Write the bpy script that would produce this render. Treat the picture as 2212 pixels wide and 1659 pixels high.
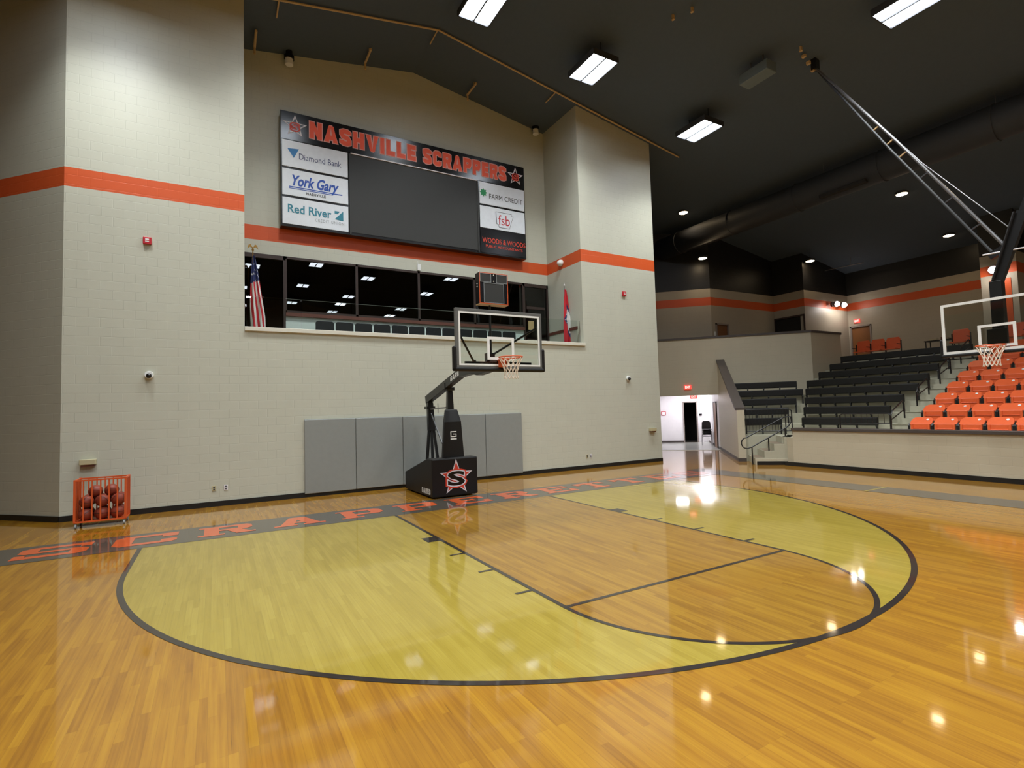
import bpy, bmesh, math, random
from mathutils import Vector, Matrix
random.seed(7)
S=bpy.context.scene
for o in list(bpy.data.objects): bpy.data.objects.remove(o)
COL=S.collection
PI=math.pi; R2=math.sqrt(2)
# ---------------- camera, world, exposure ----------------
cd=bpy.data.cameras.new('camera'); cam=bpy.data.objects.new('camera',cd); COL.objects.link(cam)
cam.location=(-4.920,-10.2445,2.024); cam.rotation_euler=(1.62162,0.02904,-0.51684)
cd.sensor_width=36; cd.lens=1119.15/2212*36; cd.clip_end=200; S.camera=cam
w=bpy.data.worlds.new('world'); S.world=w; w.use_nodes=True
w.node_tree.nodes['Background'].inputs[0].default_value=(.5,.55,.6,1); w.node_tree.nodes['Background'].inputs[1].default_value=.05
S.view_settings.view_transform='Standard'; S.view_settings.look='None'; S.view_settings.gamma=1; S.view_settings.use_curve_mapping=False
S.view_settings.exposure=0.0
BAY_W=172.0      # watts of one high-bay lamp
DOWN_W=45.0
def roofz(x): return 13.39-abs(x-.79)/6
# ---------------- materials ----------------
def lin(c): return tuple(((v/255)/12.92 if v/255<=.04045 else ((v/255+.055)/1.055)**2.4) for v in c)+(1,)
def mat(name,rgb=(128,128,128),rough=.5,metal=0,emit=None,es=0,coat=0,spec=.5,lincol=None):
    m=bpy.data.materials.new(name); m.use_nodes=True; b=m.node_tree.nodes['Principled BSDF']
    col=lincol or lin(rgb)
    nt=m.node_tree; N=nt.nodes
    t=N.new('ShaderNodeTexNoise'); t.inputs['Scale'].default_value=9; g=N.new('ShaderNodeNewGeometry'); nt.links.new(g.outputs['Position'],t.inputs['Vector'])
    mx=N.new('ShaderNodeMix'); mx.data_type='RGBA'; mx.inputs[6].default_value=tuple(v*.93 for v in col[:3])+(1,); mx.inputs[7].default_value=tuple(min(1,v*1.05) for v in col[:3])+(1,)
    nt.links.new(t.outputs['Fac'],mx.inputs[0]); nt.links.new(mx.outputs[2],b.inputs['Base Color'])
    b.inputs['Roughness'].default_value=rough; b.inputs['Metallic'].default_value=metal
    b.inputs['Coat Weight'].default_value=coat; b.inputs['Coat Roughness'].default_value=.06; b.inputs['Specular IOR Level'].default_value=spec
    if emit: b.inputs['Emission Color'].default_value=lin(emit); b.inputs['Emission Strength'].default_value=es
    return m
def node(nt,t,**k):
    n=nt.nodes.new(t)
    for a,v in k.items(): setattr(n,a,v)
    return n
def wood(name,c1,c2,c3,coat=1.0):
    """glossy strip flooring, strips running along world y"""
    m=bpy.data.materials.new(name); m.use_nodes=True; nt=m.node_tree; b=nt.nodes['Principled BSDF']; L=nt.links.new
    g=node(nt,'ShaderNodeNewGeometry'); s=node(nt,'ShaderNodeSeparateXYZ'); L(g.outputs['Position'],s.inputs[0])
    c=node(nt,'ShaderNodeCombineXYZ'); L(s.outputs['Y'],c.inputs[0]); L(s.outputs['X'],c.inputs[1])
    br=node(nt,'ShaderNodeTexBrick'); L(c.outputs[0],br.inputs['Vector'])
    br.offset=.37; br.offset_frequency=3; br.squash=1.0
    br.inputs['Scale'].default_value=1; br.inputs['Brick Width'].default_value=.82; br.inputs['Row Height'].default_value=.0572
    br.inputs['Mortar Size'].default_value=.0007; br.inputs['Mortar Smooth'].default_value=.3; br.inputs['Bias'].default_value=0
    br.inputs['Color1'].default_value=(0,0,0,1); br.inputs['Color2'].default_value=(1,1,1,1); br.inputs['Mortar'].default_value=(.5,.5,.5,1)
    mp=node(nt,'ShaderNodeMapping'); mp.inputs['Scale'].default_value=(1.6,45,1); L(c.outputs[0],mp.inputs[0])
    n1=node(nt,'ShaderNodeTexNoise'); n1.inputs['Scale'].default_value=1; n1.inputs['Detail'].default_value=5; L(mp.outputs[0],n1.inputs['Vector'])
    mp2=node(nt,'ShaderNodeMapping'); mp2.inputs['Scale'].default_value=(1.1,6,1); L(c.outputs[0],mp2.inputs[0])
    n2=node(nt,'ShaderNodeTexNoise'); n2.inputs['Scale'].default_value=1.3; n2.inputs['Detail'].default_value=3; L(mp2.outputs[0],n2.inputs['Vector'])
    a=node(nt,'ShaderNodeMath',operation='MULTIPLY_ADD'); L(br.outputs['Color'],a.inputs[0]); a.inputs[1].default_value=.22
    m1=node(nt,'ShaderNodeMath',operation='MULTIPLY'); L(n1.outputs['Fac'],m1.inputs[0]); m1.inputs[1].default_value=.46; L(m1.outputs[0],a.inputs[2])
    a2=node(nt,'ShaderNodeMath',operation='MULTIPLY_ADD'); L(n2.outputs['Fac'],a2.inputs[0]); a2.inputs[1].default_value=.34; L(a.outputs[0],a2.inputs[2])
    cr=node(nt,'ShaderNodeValToRGB'); e=cr.color_ramp.elements; e[0].position=.30; e[0].color=lin(c1); e[1].position=.74; e[1].color=lin(c3); x=e.new(.51); x.color=lin(c2)
    L(a2.outputs[0],cr.inputs[0])
    # dark mineral streaks
    mp3=node(nt,'ShaderNodeMapping'); mp3.inputs['Scale'].default_value=(3.2,60,1); L(c.outputs[0],mp3.inputs[0])
    n3=node(nt,'ShaderNodeTexNoise'); n3.inputs['Scale'].default_value=.9; n3.inputs['Detail'].default_value=2; L(mp3.outputs[0],n3.inputs['Vector'])
    r3=node(nt,'ShaderNodeMapRange'); r3.inputs[1].default_value=.7; r3.inputs[2].default_value=.82; L(n3.outputs['Fac'],r3.inputs[0])
    mx=node(nt,'ShaderNodeMix',data_type='RGBA'); L(cr.outputs[0],mx.inputs[6]); mx.inputs[7].default_value=tuple(v*.33 for v in lin(c1)[:3])+(1,)
    mm=node(nt,'ShaderNodeMath',operation='MULTIPLY'); mm.inputs[1].default_value=.6; L(r3.outputs[0],mm.inputs[0]); L(mm.outputs[0],mx.inputs[0])
    mo=node(nt,'ShaderNodeMix',data_type='RGBA'); L(mx.outputs[2],mo.inputs[6]); mo.inputs[7].default_value=tuple(v*.45 for v in lin(c1)[:3])+(1,)
    m4=node(nt,'ShaderNodeMath',operation='MULTIPLY'); m4.inputs[1].default_value=.55; L(br.outputs['Fac'],m4.inputs[0]); L(m4.outputs[0],mo.inputs[0])
    L(mo.outputs[2],b.inputs['Base Color'])
    b.inputs['Roughness'].default_value=.5; b.inputs['Specular IOR Level'].default_value=.2
    b.inputs['Coat Weight'].default_value=coat; b.inputs['Coat Roughness'].default_value=.06; b.inputs['Coat IOR'].default_value=1.5
    # slight waviness of the varnish, board by board
    nb=node(nt,'ShaderNodeTexNoise'); nb.inputs['Scale'].default_value=1; nb.inputs['Detail'].default_value=1
    mb=node(nt,'ShaderNodeMapping'); mb.inputs['Scale'].default_value=(5,17,1); L(c.outputs[0],mb.inputs[0]); L(mb.outputs[0],nb.inputs['Vector'])
    bu=node(nt,'ShaderNodeBump'); bu.inputs['Strength'].default_value=.035; bu.inputs['Distance'].default_value=.004; L(nb.outputs['Fac'],bu.inputs['Height'])
    L(bu.outputs[0],b.inputs['Coat Normal'])
    return m
def block(name,base,black_above=None,stripe=True,bump=.35):
    """painted concrete block, with the orange band painted round the gym at 7.06-7.475 m"""
    m=bpy.data.materials.new(name); m.use_nodes=True; nt=m.node_tree; b=nt.nodes['Principled BSDF']; L=nt.links.new
    g=node(nt,'ShaderNodeNewGeometry'); s=node(nt,'ShaderNodeSeparateXYZ'); L(g.outputs['Position'],s.inputs[0])
    sn=node(nt,'ShaderNodeSeparateXYZ'); L(g.outputs['True Normal'],sn.inputs[0])
    # coordinate along the wall = x*|ny|... - y*nx
    p1=node(nt,'ShaderNodeMath',operation='MULTIPLY'); L(s.outputs['X'],p1.inputs[0]); L(sn.outputs['Y'],p1.inputs[1])
    p2=node(nt,'ShaderNodeMath',operation='MULTIPLY'); L(s.outputs['Y'],p2.inputs[0]); L(sn.outputs['X'],p2.inputs[1])
    p3=node(nt,'ShaderNodeMath',operation='SUBTRACT'); L(p1.outputs[0],p3.inputs[0]); L(p2.outputs[0],p3.inputs[1])
    c=node(nt,'ShaderNodeCombineXYZ'); L(p3.outputs[0],c.inputs[0]); L(s.outputs['Z'],c.inputs[1])
    br=node(nt,'ShaderNodeTexBrick'); L(c.outputs[0],br.inputs['Vector']); br.inputs['Scale'].default_value=1
    br.inputs['Brick Width'].default_value=.406; br.inputs['Row Height'].default_value=.2032; br.inputs['Mortar Size'].default_value=.006; br.inputs['Mortar Smooth'].default_value=.6
    br.inputs['Color1'].default_value=(0,0,0,1); br.inputs['Color2'].default_value=(1,1,1,1)
    ns=node(nt,'ShaderNodeTexNoise'); ns.inputs['Scale'].default_value=2.2; ns.inputs['Detail'].default_value=6; L(c.outputs[0],ns.inputs['Vector'])
    nf=node(nt,'ShaderNodeTexNoise'); nf.inputs['Scale'].default_value=140; nf.inputs['Detail'].default_value=3; L(c.outputs[0],nf.inputs['Vector'])
    bc=lin(base)
    c1=node(nt,'ShaderNodeMix',data_type='RGBA'); c1.inputs[6].default_value=tuple(v*.95 for v in bc[:3])+(1,); c1.inputs[7].default_value=tuple(min(1,v*1.04) for v in bc[:3])+(1,); L(ns.outputs['Fac'],c1.inputs[0])
    c2=node(nt,'ShaderNodeMix',data_type='RGBA'); L(c1.outputs[2],c2.inputs[6]); c2.inputs[7].default_value=tuple(v*.80 for v in bc[:3])+(1,)
    jm=node(nt,'ShaderNodeMath',operation='MULTIPLY'); jm.inputs[1].default_value=.35; L(br.outputs['Fac'],jm.inputs[0]); L(jm.outputs[0],c2.inputs[0])
    out=c2.outputs[2]
    def zone(out,z0,z1,col):
        a=node(nt,'ShaderNodeMath',operation='GREATER_THAN'); L(s.outputs['Z'],a.inputs[0]); a.inputs[1].default_value=z0
        d=node(nt,'ShaderNodeMath',operation='LESS_THAN'); L(s.outputs['Z'],d.inputs[0]); d.inputs[1].default_value=z1
        e=node(nt,'ShaderNodeMath',operation='MULTIPLY'); L(a.outputs[0],e.inputs[0]); L(d.outputs[0],e.inputs[1])
        q=node(nt,'ShaderNodeMix',data_type='RGBA'); L(e.outputs[0],q.inputs[0]); L(out,q.inputs[6]); q.inputs[7].default_value=lin(col); return q.outputs[2]
    if stripe: out=zone(out,7.06,7.475,(208,88,42))
    if black_above: out=zone(out,black_above,50,(34,33,33))
    L(out,b.inputs['Base Color']); b.inputs['Roughness'].default_value=.42; b.inputs['Specular IOR Level'].default_value=.4
    h=node(nt,'ShaderNodeMath',operation='MULTIPLY_ADD'); L(nf.outputs['Fac'],h.inputs[0]); h.inputs[1].default_value=.12
    iv=node(nt,'ShaderNodeMath',operation='SUBTRACT'); iv.inputs[0].default_value=1; L(br.outputs['Fac'],iv.inputs[1]); L(iv.outputs[0],h.inputs[2])
    bu=node(nt,'ShaderNodeBump'); bu.inputs['Strength'].default_value=bump; bu.inputs['Distance'].default_value=.006; L(h.outputs[0],bu.inputs['Height']); L(bu.outputs[0],b.inputs['Normal'])
    return m
def glassm(name,tint=(1,1,1),refl=1.0):
    m=bpy.data.materials.new(name); m.use_nodes=True; nt=m.node_tree; L=nt.links.new
    nt.nodes.remove(nt.nodes['Principled BSDF']); o=nt.nodes['Material Output']
    t=node(nt,'ShaderNodeBsdfTransparent'); t.inputs[0].default_value=tuple(tint)+(1,)
    g=node(nt,'ShaderNodeBsdfGlossy'); g.inputs['Roughness'].default_value=0.0; g.inputs[0].default_value=(refl,refl,refl,1)
    f=node(nt,'ShaderNodeFresnel'); f.inputs[0].default_value=1.5
    ns=node(nt,'ShaderNodeTexNoise'); ns.inputs['Scale'].default_value=.6
    mx=node(nt,'ShaderNodeMixShader'); L(f.outputs[0],mx.inputs[0]); L(t.outputs[0],mx.inputs[1]); L(g.outputs[0],mx.inputs[2]); L(mx.outputs[0],o.inputs[0])
    return m
def ballm():
    m=mat('basketball_rubber',(134,54,34),.55); nt=m.node_tree; L=nt.links.new; b=nt.nodes['Principled BSDF']
    tc=node(nt,'ShaderNodeTexCoord'); s=node(nt,'ShaderNodeSeparateXYZ'); L(tc.outputs['Object'],s.inputs[0])
    outs=[]
    for k in ('X','Y'):
        a=node(nt,'ShaderNodeMath',operation='ABSOLUTE'); L(s.outputs[k],a.inputs[0]); c=node(nt,'ShaderNodeMath',operation='LESS_THAN'); c.inputs[1].default_value=.004; L(a.outputs[0],c.inputs[0]); outs.append(c)
    x=node(nt,'ShaderNodeMath',operation='MAXIMUM'); L(outs[0].outputs[0],x.inputs[0]); L(outs[1].outputs[0],x.inputs[1])
    old=b.inputs['Base Color'].links[0].from_socket
    q=node(nt,'ShaderNodeMix',data_type='RGBA'); L(x.outputs[0],q.inputs[0]); L(old,q.inputs[6]); q.inputs[7].default_value=(.01,.008,.008,1); L(q.outputs[2],b.inputs['Base Color'])
    return m
def flagm(name,kind):
    m=mat(name,(190,20,35),.7); nt=m.node_tree; L=nt.links.new; b=nt.nodes['Principled BSDF']
    uv=node(nt,'ShaderNodeUVMap'); s=node(nt,'ShaderNodeSeparateXYZ'); L(uv.outputs[0],s.inputs[0])
    def M(op,a,bv=None):
        n=node(nt,'ShaderNodeMath',operation=op)
        for i,v in enumerate((a,bv)):
            if v is None: continue
            if hasattr(v,'is_linked'): L(v,n.inputs[i])
            else: n.inputs[i].default_value=v
        return n.outputs[0]
    def MX(f,a,c):
        q=node(nt,'ShaderNodeMix',data_type='RGBA'); L(f,q.inputs[0])
        if hasattr(a,'is_linked'): L(a,q.inputs[6])
        else: q.inputs[6].default_value=a
        if hasattr(c,'is_linked'): L(c,q.inputs[7])
        else: q.inputs[7].default_value=c
        return q.outputs[2]
    U,V=s.outputs[0],s.outputs[1]
    red=lin((196,30,44)); white=lin((225,222,218)); blue=lin((38,48,98))
    def voro(sc,th):
        v=node(nt,'ShaderNodeTexVoronoi'); v.inputs['Scale'].default_value=sc; v.inputs['Randomness'].default_value=.35
        mp=node(nt,'ShaderNodeMapping'); mp.inputs['Scale'].default_value=(1,2.3,1); L(uv.outputs[0],mp.inputs[0]); L(mp.outputs[0],v.inputs['Vector']); return M('LESS_THAN',v.outputs['Distance'],th)
    if kind=='us':
        st=M('FRACT',M('MULTIPLY',M('ADD',U,M('MULTIPLY',V,.35)),3.1)); c=MX(M('LESS_THAN',st,.5),red,white)
        can=M('GREATER_THAN',M('ADD',V,M('MULTIPLY',U,-.1)),.60); cb=MX(voro(6.5,.22),blue,white); c=MX(can,c,cb)
    else:
        a=M('ADD',M('ABSOLUTE',M('MULTIPLY',M('SUBTRACT',U,.62),.55)),M('ABSOLUTE',M('SUBTRACT',V,.45)))
        band=M('LESS_THAN',a,.30); inn=M('LESS_THAN',a,.215)
        c=MX(band,red,MX(voro(9,.2),blue,white)); c=MX(inn,c,white)
    L(c,b.inputs['Base Color']); return m
M={}
M['wall']=block('painted_block',(193,193,178))
M['wall_up']=block('painted_block_black_top',(172,162,144),black_above=7.92)
M['wall_low']=block('painted_block_plain',(190,180,158),stripe=False)
M['hallwall']=block('white_painted_block',(226,222,222),stripe=False,bump=.1)
M['back']=block('far_wall_paint',(120,112,100))
M['wood']=wood('maple_floor',(124,79,6),(145,99,12),(162,117,20))
M['pale']=wood('pale_maple_floor',(138,117,34),(148,127,43),(158,138,54))
M['lane']=wood('stained_maple_floor',(118,79,10),(138,98,18),(152,114,28))
M['line']=mat('black_court_paint',(34,25,20),.5,coat=1.0,spec=.2)
M['band']=mat('charcoal_court_paint',(72,66,58),.5,coat=1.0,spec=.2)
M['olet']=mat('orange_court_paint',(196,84,38),.5,coat=1.0,spec=.2)
M['tile']=mat('grey_hall_tile',(158,158,150),.3,coat=.5)
M['ceil']=mat('black_ceiling_deck',(80,90,102),.85,spec=.2)
M['black']=mat('black_rubber_base',(22,22,22),.45)
M['cap']=mat('dark_grey_cap',(74,66,62),.5)
M['conc']=mat('pale_concrete',(176,172,152),.7)
M['tread']=mat('brown_tread',(128,112,94),.8)
M['sill']=mat('cream_sill_trim',(214,210,196),.45)
M['frame']=mat('dark_bronze_frame',(70,58,54),.35,metal=.4)
M['rbrown']=mat('brown_sill_wood',(104,60,48),.5)
M['panel']=mat('pale_grey_panel',(206,216,212),.5)
M['glass']=glassm('clear_glass',(.96,.99,.975))
M['dglass']=glassm('dark_window_glass',(.35,.35,.33))
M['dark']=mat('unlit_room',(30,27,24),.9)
M['bmetal']=mat('black_powder_coat',(24,24,25),.35)
M['pad']=mat('black_vinyl_padding',(22,20,20),.5,spec=.35)
M['gpad']=mat('grey_vinyl_pad',(140,143,140),.42)
M['gpad2']=mat('pad_edge_grey',(120,123,121),.5)
M['orange']=mat('orange_powder_coat',(212,90,40),.4)
M['seat']=mat('orange_plastic',(230,98,50),.38)
M['white']=mat('white_paint',(232,232,230),.45)
M['net']=mat('white_net_cord',(228,214,200),.8)
M['greyframe']=mat('grey_backboard_edge',(98,98,96),.4)
M['screen']=mat('unlit_led_screen',(46,46,44),.6)
M['sbblack']=mat('scoreboard_black',(20,18,20),.22)
M['spwhite']=mat('sponsor_panel_white',(226,232,240),.3)
M['logor']=mat('red_orange_vinyl',(214,66,42),.5)
M['silver']=mat('silver_vinyl',(222,218,224),.4)
M['brightred']=mat('bright_red_orange_vinyl',(240,92,58),.55)
M['pinkish']=mat('pale_pink_outline',(226,160,150),.5)
M['blue']=mat('royal_blue_vinyl',(22,74,172),.5)
M['lblue']=mat('sky_blue_vinyl',(36,124,190),.5)
M['dblue']=mat('slate_blue_vinyl',(70,80,120),.5)
M['teal']=mat('teal_vinyl',(44,128,150),.5)
M['grey']=mat('grey_vinyl',(150,156,160),.5)
M['green']=mat('green_vinyl',(20,140,80),.5)
M['dgrey']=mat('charcoal_vinyl',(60,60,64),.5)
M['red']=mat('red_plastic',(188,30,44),.4)
M['beige']=mat('beige_metal_box',(188,178,142),.45)
M['tan']=mat('tan_pipe',(196,166,120),.5)
M['gold']=mat('gold_metal',(176,134,70),.3,metal=.8)
M['door']=mat('stained_wood_door',(132,84,44),.4)
M['dframe']=mat('grey_door_frame',(140,128,120),.5)
M['duct']=mat('dark_painted_duct',(50,51,54),.6)
M['unit']=mat('grey_unit_case',(104,116,122),.5)
M['steel']=mat('galvanised_steel',(150,148,150),.3,metal=.8)
M['chair']=mat('black_plastic_chair',(26,28,30),.35)
M['bench']=mat('black_bench_plastic',(17,16,15),.5)
M['lens']=mat('lit_lens',(255,255,255),.4,emit=(235,244,255),es=22)
M['down']=mat('lit_downlight',(255,255,255),.4,emit=(255,226,180),es=30)
M['flood']=mat('lit_flood_lens',(255,255,255),.4,emit=(255,246,240),es=20)
M['hlens']=mat('lit_hall_lens',(255,255,255),.4,emit=(246,244,255),es=12)
M['exit']=mat('lit_exit_sign',(230,60,60),.4,emit=(255,70,60),es=1.3)
M['exitw']=mat('lit_exit_letters',(255,220,210),.4,emit=(255,200,190),es=1.6)
M['ball']=ballm()
# ---------------- mesh helpers ----------------
class B:
    def __init__(s): s.bm=bmesh.new()
    def poly(s,pts,flip=False):
        vs=[s.bm.verts.new(p) for p in pts]
        if flip: vs.reverse()
        try: return s.bm.faces.new(vs)
        except ValueError: return None
    def hexa(s,p):
        v=[s.bm.verts.new(q) for q in p]
        for f in ((0,3,2,1),(4,5,6,7),(0,1,5,4),(1,2,6,5),(2,3,7,6),(3,0,4,7)): s.bm.faces.new([v[i] for i in f])
        return s
    def box(s,x0,x1,y0,y1,z0,z1):
        x0,x1=min(x0,x1),max(x0,x1); y0,y1=min(y0,y1),max(y0,y1); z0,z1=min(z0,z1),max(z0,z1)
        return s.hexa([(x0,y0,z0),(x1,y0,z0),(x1,y1,z0),(x0,y1,z0),(x0,y0,z1),(x1,y0,z1),(x1,y1,z1),(x0,y1,z1)])
    def prism(s,pts,z0,z1):
        """vertical extrusion of a plan polygon; z1 may be a list (one per point)"""
        a=sum(pts[i][0]*pts[(i+1)%len(pts)][1]-pts[(i+1)%len(pts)][0]*pts[i][1] for i in range(len(pts)))
        z1=list(z1) if isinstance(z1,(list,tuple)) else [z1]*len(pts)
        pts=list(pts)
        if a<0: pts.reverse(); z1.reverse()
        lo=[s.bm.verts.new((p[0],p[1],z0)) for p in pts]; hi=[s.bm.verts.new((p[0],p[1],z)) for p,z in zip(pts,z1)]
        n=len(pts); s.bm.faces.new(lo[::-1]); s.bm.faces.new(hi)
        for i in range(n): s.bm.faces.new([lo[i],lo[(i+1)%n],hi[(i+1)%n],hi[i]])
        return s
    def ext(s,pts,d):
        """extrude a 3D polygon along vector d"""
        d=Vector(d); lo=[s.bm.verts.new(Vector(p)) for p in pts]; hi=[s.bm.verts.new(Vector(p)+d) for p in pts]
        n=len(pts); s.bm.faces.new(lo[::-1]); s.bm.faces.new(hi)
        for i in range(n): s.bm.faces.new([lo[i],lo[(i+1)%n],hi[(i+1)%n],hi[i]])
        bmesh.ops.recalc_face_normals(s.bm,faces=s.bm.faces[:])
        return s
    def tube(s,pts,r,seg=8,close=False,r2=None):
        pts=[Vector(p) for p in pts]; n=len(pts); rings=[]; prev=None
        for i,p in enumerate(pts):
            if close: t=(pts[(i+1)%n]-pts[i-1])
            else: t=(pts[min(i+1,n-1)]-pts[max(i-1,0)])
            t.normalize()
            if prev is None:
                u=t.orthogonal().normalized()
            else:
                u=prev-t*prev.dot(t)
                if u.length<1e-6: u=t.orthogonal()
                u.normalize()
            prev=u; v=t.cross(u)
            rr=r if r2 is None else r+(r2-r)*i/(n-1)
            rings.append([s.bm.verts.new(p+(u*math.cos(2*PI*k/seg)+v*math.sin(2*PI*k/seg))*rr) for k in range(seg)])
        m=n if close else n-1
        for i in range(m):
            a,b=rings[i],rings[(i+1)%n]
            for k in range(seg): s.bm.faces.new([a[k],a[(k+1)%seg],b[(k+1)%seg],b[k]])
        if not close: s.bm.faces.new(rings[0][::-1]); s.bm.faces.new(rings[-1])
        return s
    def bar(s,p,q,w,h=None,up=(0,0,1)):
        """square bar between two points"""
        h=h or w; p=Vector(p); q=Vector(q); t=(q-p).normalized(); up=Vector(up)
        if abs(t.dot(up))>.98: up=Vector((1,0,0))
        u=t.cross(up).normalized()*w/2; v=u.cross(t).normalized()*h/2
        return s.hexa([p-u-v,p+u-v,p+u+v,p-u+v,q-u-v,q+u-v,q+u+v,q-u+v]) if False else s._bar(p,q,u,v)
    def _bar(s,p,q,u,v):
        V=[s.bm.verts.new(x) for x in (p-u-v,p+u-v,p+u+v,p-u+v,q-u-v,q+u-v,q+u+v,q-u+v)]
        for f in ((0,1,2,3),(7,6,5,4),(0,4,5,1),(1,5,6,2),(2,6,7,3),(3,7,4,0)): s.bm.faces.new([V[i] for i in f])
        return s
    def cyl(s,p,q,r,seg=16,r2=None): return s.tube([p,q],r,seg,r2=r2)
    def sphere(s,c,r,seg=20,ring=12,sz=1):
        m=Matrix.Translation(c)@Matrix.Diagonal((r,r,r*sz,1)); bmesh.ops.create_uvsphere(s.bm,u_segments=seg,v_segments=ring,radius=1,matrix=m); return s
    def arc(s,cx,cy,r0,r1,a0,a1,z,n=64):
        for i in range(n):
            t0=a0+(a1-a0)*i/n; t1=a0+(a1-a0)*(i+1)/n
            s.poly([(cx+r0*math.cos(t0),cy+r0*math.sin(t0),z),(cx+r1*math.cos(t0),cy+r1*math.sin(t0),z),(cx+r1*math.cos(t1),cy+r1*math.sin(t1),z),(cx+r0*math.cos(t1),cy+r0*math.sin(t1),z)])
        return s
    def flat(s,x0,x1,y0,y1,z): s.poly([(x0,y0,z),(x1,y0,z),(x1,y1,z),(x0,y1,z)]); return s
def rootloc(p):
    v=Vector((0,0,0))
    while p is not None: v=v+Vector(p.location); p=p.parent
    return v
def obj(name,b,m,parent=None,local=False,smooth=False,bevel=0,label=None):
    """link one mesh; coordinates are world ones unless local=True"""
    if isinstance(b,B):
        me=bpy.data.meshes.new(name)
        if not local and parent is not None: bmesh.ops.translate(b.bm,verts=b.bm.verts[:],vec=-rootloc(parent))
        bmesh.ops.recalc_face_normals(b.bm,faces=b.bm.faces[:]) if not getattr(b,'keep',False) else None
        b.bm.to_mesh(me); b.bm.free()
    else: me=b
    o=bpy.data.objects.new(name,me); COL.objects.link(o); me.materials.append(M[m] if isinstance(m,str) else m)
    if smooth:
        for p in me.polygons: p.use_smooth=True
    if parent is not None: o.parent=parent
    if bevel:
        mo=o.modifiers.new('bevel','BEVEL'); mo.width=bevel; mo.segments=2; mo.limit_method='ANGLE'
    if label: o['label']=label
    return o
def tag(o,label,cat,group=None):
    o['label']=label; o['category']=cat
    if group: o['group']=group
    return o
def thing(name,label,cat,loc=(0,0,0),rz=0,group=None):
    o=bpy.data.objects.new(name,None); COL.objects.link(o); o.empty_display_size=.2; o.location=loc; o.rotation_euler=(0,0,rz)
    return tag(o,label,cat,group)
def struct(name,b,m,parent=None,**k):
    o=obj(name,b,m,parent,**k)
    if parent is None: o['kind']='structure'
    return o
KIDS={}
def dup(root,loc,rz,label,group=None):
    r=root.copy(); COL.objects.link(r); r.location=loc; r.rotation_euler=(0,0,rz); r['label']=label
    if group: r['group']=group
    def rec(src,dst):
        for ch in KIDS.get(src.name) or [c for c in bpy.data.objects if c.parent==src]:
            c=ch.copy(); COL.objects.link(c); c.parent=dst; rec(ch,c)
    rec(root,r); return r
def kidmap(root):
    def rec(o):
        KIDS[o.name]=list(o.children)
        for c in o.children: rec(c)
    rec(root)
def AB(a,b,z=None):
    x,y=(a+b)/R2,(a-b)/R2
    return (x,y) if z is None else (x,y,z)
FNT={}
def text_mesh(s,bold=0.0,shear=0.0,space=1.0,res=3):
    cu=bpy.data.curves.new('t','FONT'); cu.body=s; cu.size=1; cu.offset=bold; cu.shear=shear; cu.space_character=space; cu.resolution_u=res
    o=bpy.data.objects.new('t',cu); COL.objects.link(o); bpy.context.view_layer.update()
    me=bpy.data.meshes.new_from_object(o.evaluated_get(bpy.context.evaluated_depsgraph_get())); bpy.data.objects.remove(o); bpy.data.curves.remove(cu)
    return me
def text(name,s,m,parent,org,X,Y,x0,x1,y0,y1,lift=0.0,bold=0.0,shear=0.0,space=1.0,like=None,label=None):
    """text fitted to the box x0..x1, y0..y1 of the plane org + X*u + Y*v"""
    me=text_mesh(s,bold,shear,space); ref=like or me
    xs=[v.co.x for v in ref.vertices]; ys=[v.co.y for v in ref.vertices]; ax,bx,ay,by=min(xs),max(xs),min(ys),max(ys)
    X=Vector(X); Y=Vector(Y); N=X.cross(Y); org=Vector(org)-rootloc(parent)
    for v in me.vertices:
        u=x0+(v.co.x-ax)/(bx-ax)*(x1-x0); q=y0+(v.co.y-ay)/(by-ay)*(y1-y0); v.co=org+X*u+Y*q+N*lift
    return obj(name,me,m,parent,label=label)
def star(cx,cy,r,inner=.40,rot=PI/2,n=5):
    return [(cx+(r if k%2==0 else r*inner)*math.cos(rot+k*PI/n),cy+(r if k%2==0 else r*inner)*math.sin(rot+k*PI/n)) for k in range(2*n)]
def planar(b,pts,org,X,Y,lift):
    X=Vector(X);Y=Vector(Y);N=X.cross(Y);c=Vector(org)
    cx=sum(p[0] for p in pts)/len(pts); cy=sum(p[1] for p in pts)/len(pts)
    f=b.poly([c+X*p[0]+Y*p[1]+N*lift for p in pts])
    if f and len(pts)>4:
        f.normal_update(); bmesh.ops.triangulate(b.bm,faces=[f])
    return b
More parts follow.
